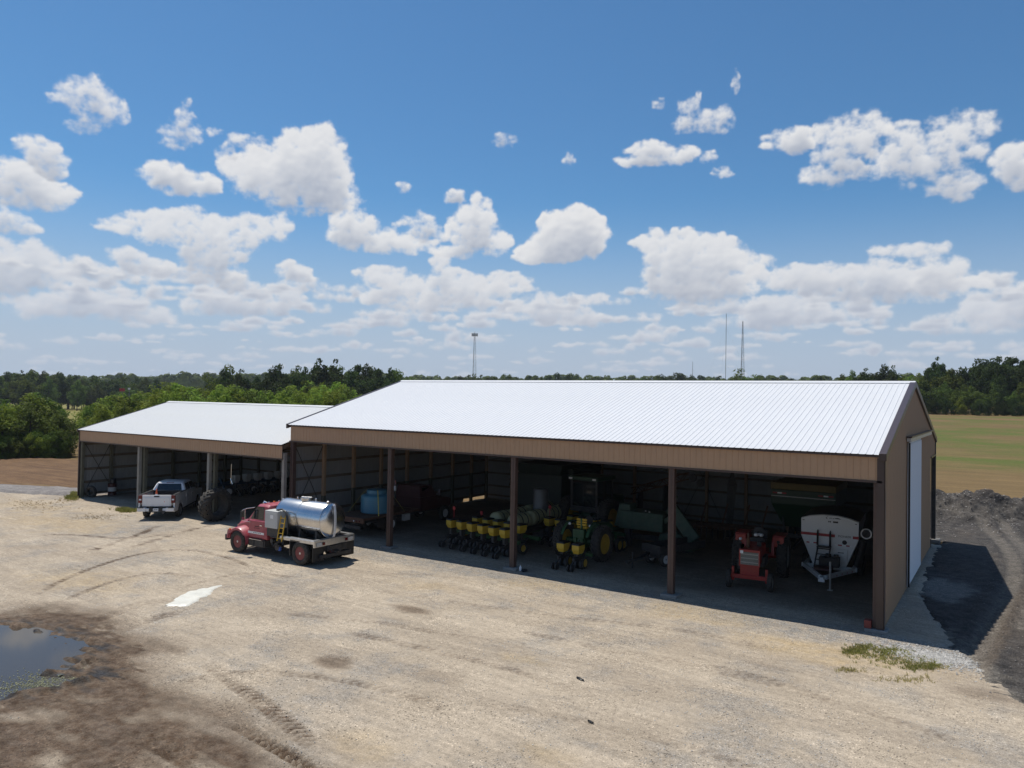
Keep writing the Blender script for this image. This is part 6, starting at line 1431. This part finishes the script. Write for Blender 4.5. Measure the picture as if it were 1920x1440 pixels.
def tree_meshes(kind, seed):
    """crown of many small leaf faces grown on limbs; trunk with limbs. Height 10 units."""
    rs = np.random.RandomState(seed); tr = MB(); clumps = []
    if kind == 'slender': th, cw, c0, nl, ls = 2.0, 2.6, .22, 15, .26
    elif kind == 'broad': th, cw, c0, nl, ls = 2.6, 5.2, .34, 16, .36
    elif kind == 'round': th, cw, c0, nl, ls = 2.0, 4.2, .20, 16, .34
    elif kind == 'open': th, cw, c0, nl, ls = 3.0, 4.2, .40, 13, .32
    else: th, cw, c0, nl, ls = .5, 5.2, .02, 14, .32          # bush
    lean = rs.uniform(-.4, .4, 2); tr_r = .22 if kind in ('broad', 'open') else .15
    trunk = [(0, 0, -.4), (lean[0]*.3, lean[1]*.3, th), (lean[0]*.8, lean[1]*.8, 5.5), (lean[0], lean[1], 8.6)]
    for a, b, r0, r1 in zip(trunk[:-1], trunk[1:], (tr_r*1.3, tr_r, tr_r*.55), (tr_r, tr_r*.55, tr_r*.15)): tr.tube(a, b, r0, r1, 7)
    stems = 1 if kind != 'slender' else 2
    for s in range(1, stems):
        a = rs.rand()*6.28; tr.tube((0, 0, -.3), (math.cos(a)*.8, math.sin(a)*.8, 5.5), tr_r*.8, tr_r*.3, 6)
    for k in range(nl):
        t = (k+.5)/nl; z0 = th*.8+t*(7.6-th*.8); a = k*2.4+rs.uniform(-.5, .5)
        prof = math.sin(PI*min(1, .18+.82*t))**.7 if kind != 'open' else (.35+.9*math.sin(PI*t)**.8)
        l = cw*prof*rs.uniform(.55, 1.05)
        zi = z0+l*rs.uniform(.25, .7) if kind not in ('broad', 'open') else z0+l*rs.uniform(.15, .5)
        p0 = Vector((lean[0]*z0/9, lean[1]*z0/9, z0)); p1 = Vector((p0.x+math.cos(a)*l, p0.y+math.sin(a)*l, min(zi, 9.6)))
        tr.tube(p0, p0.lerp(p1, .55)+Vector((0, 0, -.15)), tr_r*.38, tr_r*.2, 5); tr.tube(p0.lerp(p1, .55)+Vector((0, 0, -.15)), p1, tr_r*.2, tr_r*.06, 5)
        for q in (.45, .72, 1.0):
            c = p0.lerp(p1, q); clumps.append((np.array(c)+rs.normal(0, .25, 3), rs.uniform(.75, 1.35)*(.9 if kind == 'open' else 1.0)*(cw/4)**.5))
    for k in range(5): clumps.append((np.array((lean[0], lean[1], 8.9))+rs.normal(0, .5, 3), rs.uniform(.5, .9)))
    if kind == 'bush' or kind == 'slender' or kind == 'round':
        for k in range(10):
            a = rs.rand()*6.28; r_ = cw*.55*rs.rand()**.5; clumps.append((np.array((math.cos(a)*r_, math.sin(a)*r_, rs.uniform(.3, 3.2) if kind != 'round' else rs.uniform(1.6, 4))), rs.uniform(.7, 1.2)))
    V = []
    for c, r in clumps:
        n = int(78*r*r)
        d = rs.normal(0, 1, (n, 3)); d /= np.linalg.norm(d, axis=1)[:, None]
        rad = r*rs.uniform(.45, 1.08, n)**.6
        P = c+d*rad[:, None]*np.array([1, 1, .72])
        nrm = d*.6+rs.normal(0, .6, (n, 3))+np.array([0, 0, .35]); nrm /= np.linalg.norm(nrm, axis=1)[:, None]
        ax = np.cross(nrm, rs.normal(0, 1, (n, 3))); ax /= np.linalg.norm(ax, axis=1)[:, None]; bx = np.cross(nrm, ax)
        s = ls*rs.uniform(.55, 1.25, n)[:, None]
        V.append(np.stack([P-ax*s*.7, P-bx*s*.38+nrm*s*.10, P+ax*s*.8, P+bx*s*.38+nrm*s*.10], 1))
    V = np.concatenate(V).reshape(-1, 3); F = np.arange(len(V)).reshape(-1, 4)
    zmax = V[:, 2].max(); V = V*(10./zmax)
    me = bpy.data.meshes.new('crown'); me.from_pydata(V.tolist(), [], F.tolist()); me.update()
    return me, tr.mesh('trunk', BARK)
TREES = {}
for kind, n in (('slender', 4), ('broad', 4), ('round', 3), ('open', 2), ('bush', 2)):
    for k in range(n):
        cm, tm_ = tree_meshes(kind, 100*len(kind)+k*7+3)
        for lf in LF:
            if (kind, lf) in (('open', 'bright'), ('bush', 'far')): continue
            c2 = cm.copy(); c2.materials.append(LF[lf]); TREES[(kind, k, lf)] = (c2, tm_)
TRR = random.Random(77)
def horizon_v(u): return 729.3+(u/1920.)*32.47
def at_range(u, dist):
    d = direction(u, horizon_v(u)); h = d[:2]/np.linalg.norm(d[:2]); return CAM[0]+h[0]*dist, CAM[1]+h[1]*dist
def tree(u, dist, vtop, kind, lf, label, group, name='tree', wide=1.0, var=None):
    """a tree standing at a bearing and range, as tall as its top shows in the photograph"""
    x, y = at_range(u, dist); z = zt1(x, y)-.15
    dir_ = direction(u, vtop); H = CAM[2]+dir_[2]/np.hypot(dir_[0], dir_[1])*dist-z
    ks = [k for k in TREES if k[0] == kind and k[2] == lf]; key = ks[TRR.randrange(len(ks))] if var is None else (kind, var, lf)
    t = thing(name, label, 'tree' if kind != 'bush' else 'bush', (x, y, z), TRR.uniform(0, 6.28), group)
    s = H/10.; w = s*wide*TRR.uniform(.92, 1.1)
    t.scale = (w, w, s)
    o = bpy.data.objects.new('crown', TREES[key][0]); COL.objects.link(o); o.parent = t
    o = bpy.data.objects.new('trunk', TREES[key][1]); COL.objects.link(o); o.parent = t
    return t
def interp(pts, u):
    for (a, va), (b, vb) in zip(pts[:-1], pts[1:]):
        if a <= u <= b: return va+(vb-va)*(u-a)/(b-a)
    return pts[0][1] if u < pts[0][0] else pts[-1][1]
# hedge at the far edge of the brown field, far left
HL = [(-120,735),(-40,742),(0,742),(15,752),(28,750),(45,748),(62,736),(82,734),(92,748),(110,757),(128,768),(140,790)]
for k in range(34):
    u = -110+k*7.2+TRR.uniform(-3, 3)
    if u > 116: continue
    g = on_ground(u, 851-max(u, -40)*.045); dist = np.hypot(g[0]-CAM[0], g[1]-CAM[1])+TRR.uniform(0, 10)
    tree(u, dist, interp(HL, u)+TRR.uniform(-1, 12), 'slender', TRR.choice(['bright', 'bright', 'mid']), ('bushy green tree in the hedge, left half of the brown field edge' if u < 40 else 'bushy green tree in the hedge, near the gap showing the yellow field'), ('hedge trees, left half' if u < 40 else 'hedge trees by the gap'), wide=1.25)
for k in range(16):
    u = -60+k*13+TRR.uniform(-4, 4); g = on_ground(u, 852-max(u, -40)*.045); dist = np.hypot(g[0]-CAM[0], g[1]-CAM[1])-TRR.uniform(0, 2)
    tree(min(u, 124), dist, 815+TRR.uniform(-12, 14), 'bush', TRR.choice(['bright', 'mid', 'mid']), ('low green bush under the hedge, left half of the brown field edge' if u < 40 else 'low green bush under the hedge, near the gap showing the yellow field'), ('hedge bushes, left half' if u < 40 else 'hedge bushes by the gap'), 'bush', .9)
g = on_ground(117, 846); tree(116, np.hypot(g[0]-CAM[0], g[1]-CAM[1])+1, 772, 'open', 'mid', 'slim leaning tree with a bare dark trunk beside the yellow field', None)
# bright thicket behind the low shed
H2 = [(140,772),(165,757),(185,745),(205,738),(230,733),(255,738),(278,730),(300,717),(322,713),(345,719),(365,724),(388,719),(412,718),(432,714),(452,724),(475,727),(495,731),(515,729),(535,724),(558,713),(580,711),(602,721),(625,713),(650,722),(670,736),(700,744)]
def thicket_label(u, front):
    where = ('between the yellow field and the low roof' if u < 235 else 'behind the left end of the low roof ridge' if u < 330 else 'behind the low roof, left of its middle' if u < 430 else 'behind the right half of the low roof' if u < 540 else 'where the low roof meets the tall roof')
    kind = 'front thicket tree ' if front else 'rear thicket tree '
    return kind+where, ('front' if front else 'back')+' thicket trees '+where
for k in range(110):
    u = 168+k*5.0+TRR.uniform(-4, 4); dist = TRR.uniform(98, 140) if k % 2 else TRR.uniform(118, 150); front = dist < 118
    tree(u, dist, interp(H2, u)+TRR.uniform(0, 7)+(TRR.uniform(4, 20) if front else 0), TRR.choice(['slender', 'slender', 'round']), TRR.choice(['bright', 'bright', 'bright', 'mid']), *thicket_label(u, front), wide=1.05)
# big dark trees beyond it
BIG = [(418,690,'round',.8),(432,682,'open',.75),(446,690,'round',.8),(478,703,'round',.9),(512,684,'broad',.7),(524,681,'broad',.65),(540,700,'round',.9),(556,690,'open',.7),(570,684,'broad',.7),(588,676,'broad',.75),(604,671,'broad',.8),(622,672,'broad',.8),(640,682,'open',.8),(654,690,'round',.9),(668,682,'broad',.75),(682,679,'broad',.8),(696,686,'round',.8),(712,690,'broad',.75),(728,687,'broad',.7),(744,690,'open',.8),(500,706,'round',.9),(462,708,'round',.8)]
BL = {432: 'lone dark tree with an open crown standing above the thicket behind the low shed', 478: 'small dark rounded tree between the lone open crown and the tall dark row', 604: 'tallest dark tree of the row left of the tall shed roof', 744: 'thin-topped dark tree right beside the left end of the tall roof ridge'}
for u, v, kind, w in BIG:
    tree(u, TRR.uniform(196, 214), v, kind, 'dark' if kind != 'open' else 'mid', BL.get(u, 'tall dark tree in the row beyond the thicket, '+('left' if u < 600 else 'right')+' of its tallest tree'), None if u in BL else 'dark row '+('left' if u < 600 else 'right')+' of its tallest tree', wide=w)
for k in range(14):
    u = 410+k*24+TRR.uniform(-8, 8)
    tree(u, TRR.uniform(188, 196), 716+TRR.uniform(-6, 8), 'round', 'dark', 'lower dark tree filling the row beyond the light green thicket', 'lower dark trees left of the big roof', wide=1.2)
# wood on the left, beyond the yellow field
def wood_label(u, dist):
    w = 'at the left end of the wood beyond the yellow field' if u < 60 else 'in the wood straight beyond the yellow field' if u < 170 else 'in the wood behind the red board'
    r = 'front-rank tree ' if dist < 372 else 'rear-rank tree '
    return r+w, r+w
HW_ = [(-60,690),(0,692),(50,691),(100,693),(128,699),(150,703),(180,702),(205,708),(240,704),(300,706)]
for k in range(64):
    u = -60+k*5.6+TRR.uniform(-3, 3); dist = TRR.uniform(352, 400)
    tree(u, dist, interp(HW_, u)+TRR.uniform(0, 9)+(8 if dist < 366 else 0), TRR.choice(['round', 'broad', 'round']), TRR.choice(['far', 'far', 'dark', 'mid']), *wood_label(u, dist), wide=.8)
# scattered trees along the skyline above the big roof
SK = [(800,706),(835,708),(862,704),(876,702),(886,700),(898,702),(915,706),(925,704),(956,704),(965,706),(998,706),(1005,703),(1012,705),(1030,702),(1045,698),(1062,700),(1080,699),(1100,702),(1128,706),(1175,704),(1205,704),(1230,702),(1242,700),(1258,703),(1270,697),(1278,700),(1300,702),(1312,702),(1345,704),(1400,706),(1420,706),(1460,707),(1500,706),(1535,703)]
for u, v in SK:
    tree(u, TRR.uniform(400, 520), v, TRR.choice(['round', 'broad']), TRR.choice(['dark', 'far', 'mid']), 'distant rounded tree on the skyline above the big white roof', 'skyline trees above the roof', wide=.95)
tree(1378, 330, 690, 'slender', 'mid', 'spiky pale green tree at the foot of the lattice mast', None, wide=1.3)
tree(1392, 335, 701, 'slender', 'mid', 'lower green tree just right of the spiky one under the lattice mast', None, wide=1.5)
# trees at the right edge of the sloping field
def right_label(what, u):
    w = 'behind the right end of the big roof' if u < 1720 else 'just right of the big gable' if u < 1800 else 'right of the gable, middle of the right wood' if u < 1870 else 'at the far right of the right wood'
    return what+' '+w, what+'s '+w
RT = [(1575,700,'round',1.0,'mid'),(1600,693,'round',.9,'mid'),(1618,689,'round',.9,'dark'),(1640,705,'bush',.6,'bright'),(1655,681,'broad',.85,'dark'),(1672,684,'broad',.8,'dark'),(1690,700,'round',.9,'bright'),(1708,702,'bush',.6,'bright'),(1725,699,'slender',1.1,'bright'),(1738,690,'round',.7,'dark'),(1752,668,'broad',.62,'dark'),(1768,680,'round',.7,'dark'),(1785,690,'round',.9,'mid'),(1803,694,'round',.8,'dark'),(1822,680,'broad',.75,'dark'),(1838,670,'broad',.75,'dark'),(1852,674,'round',.7,'dark'),(1868,668,'broad',.7,'dark'),(1884,666,'broad',.7,'dark'),(1900,668,'broad',.75,'dark'),(1916,674,'broad',.8,'dark'),(1935,676,'broad',.8,'dark'),(1955,672,'broad',.8,'dark'),(1980,678,'round',.8,'dark'),(2010,676,'broad',.8,'dark')]
RL = {1655: 'flat-topped spreading tree just left of the right roof gable', 1752: 'tall ragged tree standing alone just right of the gable peak', 1725: 'light green spiky tree directly behind the gable peak'}
for u, v, kind, w, lf in RT:
    lb, gp_ = right_label('tall dark tree' if lf == 'dark' else 'mid green tree', u)
    tree(u, TRR.uniform(226, 240), v, kind, lf, RL.get(u, lb), None if u in RL else gp_, wide=w)
for k in range(30):
    u = 1560+k*15.5+TRR.uniform(-6, 6)
    tree(u, TRR.uniform(214, 226), 725+TRR.uniform(-14, 18), TRR.choice(['round', 'round', 'slender']), TRR.choice(['dark', 'mid', 'mid']), *right_label('lower front-rank tree', u), wide=1.05)
for k in range(16):
    u = 1735+k*13+TRR.uniform(-5, 5)
    tree(u, TRR.uniform(209, 214), 752+TRR.uniform(-8, 8), 'bush', 'dark' if k not in (5, 6) else 'bright', 'low dark bush under the wood at the top of the right field' if k not in (5, 6) else 'low bright green bush under the wood at the top of the right field', 'dark bushes under the right wood' if k not in (5, 6) else 'bright bushes under the right wood', 'bush', .7)

# the far-off wood that rings the horizon: one mass of leaf clumps
rs = np.random.RandomState(9); Vs = []
def far_band(u0, u1, dist, vt, n, step):
    for u in np.arange(u0, u1, step):
        for k in range(n):
            d = dist+rs.uniform(-60, 90); uu = u+rs.uniform(-step, step); x, y = at_range(uu, d); z = zt1(x, y)
            dr_ = direction(uu, interp(vt, uu)); H = max(5, CAM[2]+dr_[2]/np.hypot(dr_[0], dr_[1])*dist-z)*rs.uniform(.78, 1.03); r = rs.uniform(3.5, 6.5)
            m_ = 46; dd = rs.normal(0, 1, (m_, 3)); dd /= np.linalg.norm(dd, axis=1)[:, None]; dd[:, 2] = np.abs(dd[:, 2])*1.3-.35
            P = np.array([x, y, z+H-r*.75])+dd*np.array([r, r, r*.8])*rs.uniform(.7, 1.05, (m_, 1)); P[:, 2] = np.maximum(P[:, 2], z)
            a = np.cross(dd, rs.normal(0, 1, (m_, 3))); a /= np.linalg.norm(a, axis=1)[:, None]; b = np.cross(dd/np.linalg.norm(dd, axis=1)[:, None], a); s = rs.uniform(1.0, 2.2, (m_, 1))
            Vs.append(np.stack([P-a*s, P-b*s*.7, P+a*s, P+b*s*.7], 1))
            q = np.array([[x, y, z]]); b1 = np.array([math.cos(YAW), math.sin(YAW), 0])*r
            Vs.append(np.stack([q-b1, q+b1, q+b1*.8+[0, 0, H*.8], q-b1*.8+[0, 0, H*.8]], 1))
far_band(-250, 2200, 760, [(-250,700),(190,704),(220,700),(410,699),(700,700),(760,701),(830,706),(1000,706),(1200,707),(1560,706),(1700,704),(2200,700)], 3, 9)
far_band(700, 2200, 560, [(700,704),(860,709),(1040,704),(1180,707),(1280,704),(1400,708),(1540,706),(2200,700)], 2, 11)
V = np.concatenate(Vs).reshape(-1, 3); me = bpy.data.meshes.new('distant_wood'); me.from_pydata(V.tolist(), [], np.arange(len(V)).reshape(-1, 4).tolist()); me.materials.append(LF['far'])
o = bpy.data.objects.new('distant_wood', me); COL.objects.link(o); tag(o, kind='stuff')

# ================================================================== masts on the skyline
M['mast'] = mat('mast_steel', (.16,.165,.17), .5, .3)
def lattice(u, dist, vtop, w0, w1, name, label, cat, head=False, bays=26):
    x, y = at_range(u, dist); z = zt1(x, y); d = direction(u, vtop); H = CAM[2]+d[2]/np.hypot(d[0], d[1])*dist-z
    t = thing(name, label, cat, (x, y, z), .5); m = MB(); r = .09
    P = lambda k, i: Vector(((w0+(w1-w0)*k/bays)*.577*math.cos(2*PI*i/3), (w0+(w1-w0)*k/bays)*.577*math.sin(2*PI*i/3), H*k/bays))
    for i in range(3): m.tube(P(0, i), P(bays, i), r*1.5, r, 5)
    m.build('mast_leg', M['mast'], t)
    m = MB()
    for k in range(bays):
        for i in range(3):
            j = (i+1) % 3; m.tube(P(k, i), P(k, j), r*.7, n=4, cap=False); m.tube(P(k, i if k % 2 else j), P(k+1, j if k % 2 else i), r*.7, n=4, cap=False)
    m.build('lattice', M['mast'], t)
    if head:
        m = MB()
        for k in range(9):
            a = 2*PI*k/9; m.box(2.4*math.cos(a)-.22, 2.4*math.cos(a)+.22, 2.4*math.sin(a)-.22, 2.4*math.sin(a)+.22, H-3.0, H-.4)
        m.build('antenna', M['mast'], t); m = MB(); m.lathe([(2.3, H-2.1), (2.5, H-2.0), (2.5, H-1.8), (2.3, H-1.7)], (0,0,0), 'z', 12, closed=True); m.build('platform', M['mast'], t); m = MB(); m.tube((0, 0, H-.5), (0, 0, H+1.4), .08, n=5); m.build('whip', M['mast'], t)
lattice(888, 640, 624, 4.4, 1.2, 'lattice_tower', 'tapering lattice mobile-phone tower with a ring of antennas, left of centre', 'tower', True)
lattice(1391, 560, 602, 3.9, .5, 'lattice_tower', 'slim tapering lattice mast beside the spiky tree', 'mast')
def pole_mast(u, dist, vtop, r, label):
    x, y = at_range(u, dist); z = zt1(x, y); d = direction(u, vtop); H = CAM[2]+d[2]/np.hypot(d[0], d[1])*dist-z
    t = thing('guyed_mast', label, 'mast', (x, y, z)); m = MB(); m.tube((0, 0, 0), (0, 0, H), r, r*.8, 6); m.build('mast_pole', M['mast'], t)
    m = MB()
    for k in range(3):
        for h in (.45, .85): m.tube((0, 0, H*h), (H*.4*math.cos(2.1*k), H*.4*math.sin(2.1*k), 0), .02, n=4)
    m.build('guy_wire', M['mast'], t)
pole_mast(1360, 700, 588, .26, 'tall thin guyed mast left of the slim lattice mast'); pole_mast(1298, 900, 678, .28, 'short thin mast furthest left of the three right-hand masts')

# small far things: a red and a white field sign, grey roofs among the trees
def far_box(u, v, dist, w, h, m_, name, label, cat):
    x, y = at_range(u, dist); z = zt1(x, y); d = direction(u, v); zc = CAM[2]+d[2]/np.hypot(d[0], d[1])*dist
    t = thing(name, label, cat, (x, y, z), YAW+.3); m = MB(); m.lathe([(w*.1, -.15), (w*.5, -.1), (w*.5, .1), (w*.1, .15)], (0, 0, zc-z), 'y', 14) if cat == 'balloon' else m.box(-w/2, w/2, -.1, .1, zc-z-h/2, zc-z+h/2); m.build('sign_board', m_, t)
    m = MB(); m.tube((0, .25, -.3), (0, .25, zc-z), .10, n=6); m.build('sign_post', M['mast'], t)
far_box(229, 731, 232, 1.35, .85, M['stripe_red'], 'field_sign', 'small red board on a pole among the trees, beside a white one', 'sign')
far_box(242, 729, 232, .6, .5, M['white_paint'], 'field_sign', 'small white board on a pole among the trees, right of a red one', 'sign')
def far_house(u, v, dist, w, label):
    x, y = at_range(u, dist); z = zt1(x, y); d = direction(u, v); zr = CAM[2]+d[2]/np.hypot(d[0], d[1])*dist-z
    t = thing('farmhouse', label, 'house', (x, y, z), YAW+.2); m = MB(); m.box(-w/2, w/2, -3.5, 3.5, 0, zr-1.8); m.build('wall', M['cabinet'], t)
    m = MB(); m.prism([(-4.1, zr-1.9), (4.1, zr-1.9), (0, zr)], 'x', -w/2-.4, w/2+.4); m.build('roof', M['concrete'], t)
    for k in (-1, 1):
        m = MB(); m.box(k*w*.25-.6, k*w*.25+.6, -3.56, -3.5, 1, 2.4); m.build('window', M['glass'], t)
far_house(452, 721.5, 240, 9, 'long low grey roof glimpsed under the lone open-crowned tree')
far_house(942, 710, 620, 11, 'tiny pale house on the skyline right of the mobile-phone tower')

# ================================================================== the air between here and the far wood
hz = MB(); hz.box(-4150, 4150, -2900, 4150, -6, 96)
air = bpy.data.materials.new('air'); air.use_nodes = True; at_ = air.node_tree; at_.nodes.clear()
pv = N(at_, 'ShaderNodeVolumePrincipled'); pv.inputs['Color'].default_value = (.80, .88, 1.0, 1); pv.inputs['Density'].default_value = .00012; pv.inputs['Anisotropy'].default_value = .2
ao = N(at_, 'ShaderNodeOutputMaterial'); L(at_, pv.outputs[0], ao.inputs['Volume'])
tag(hz.build('haze', air), kind='stuff')
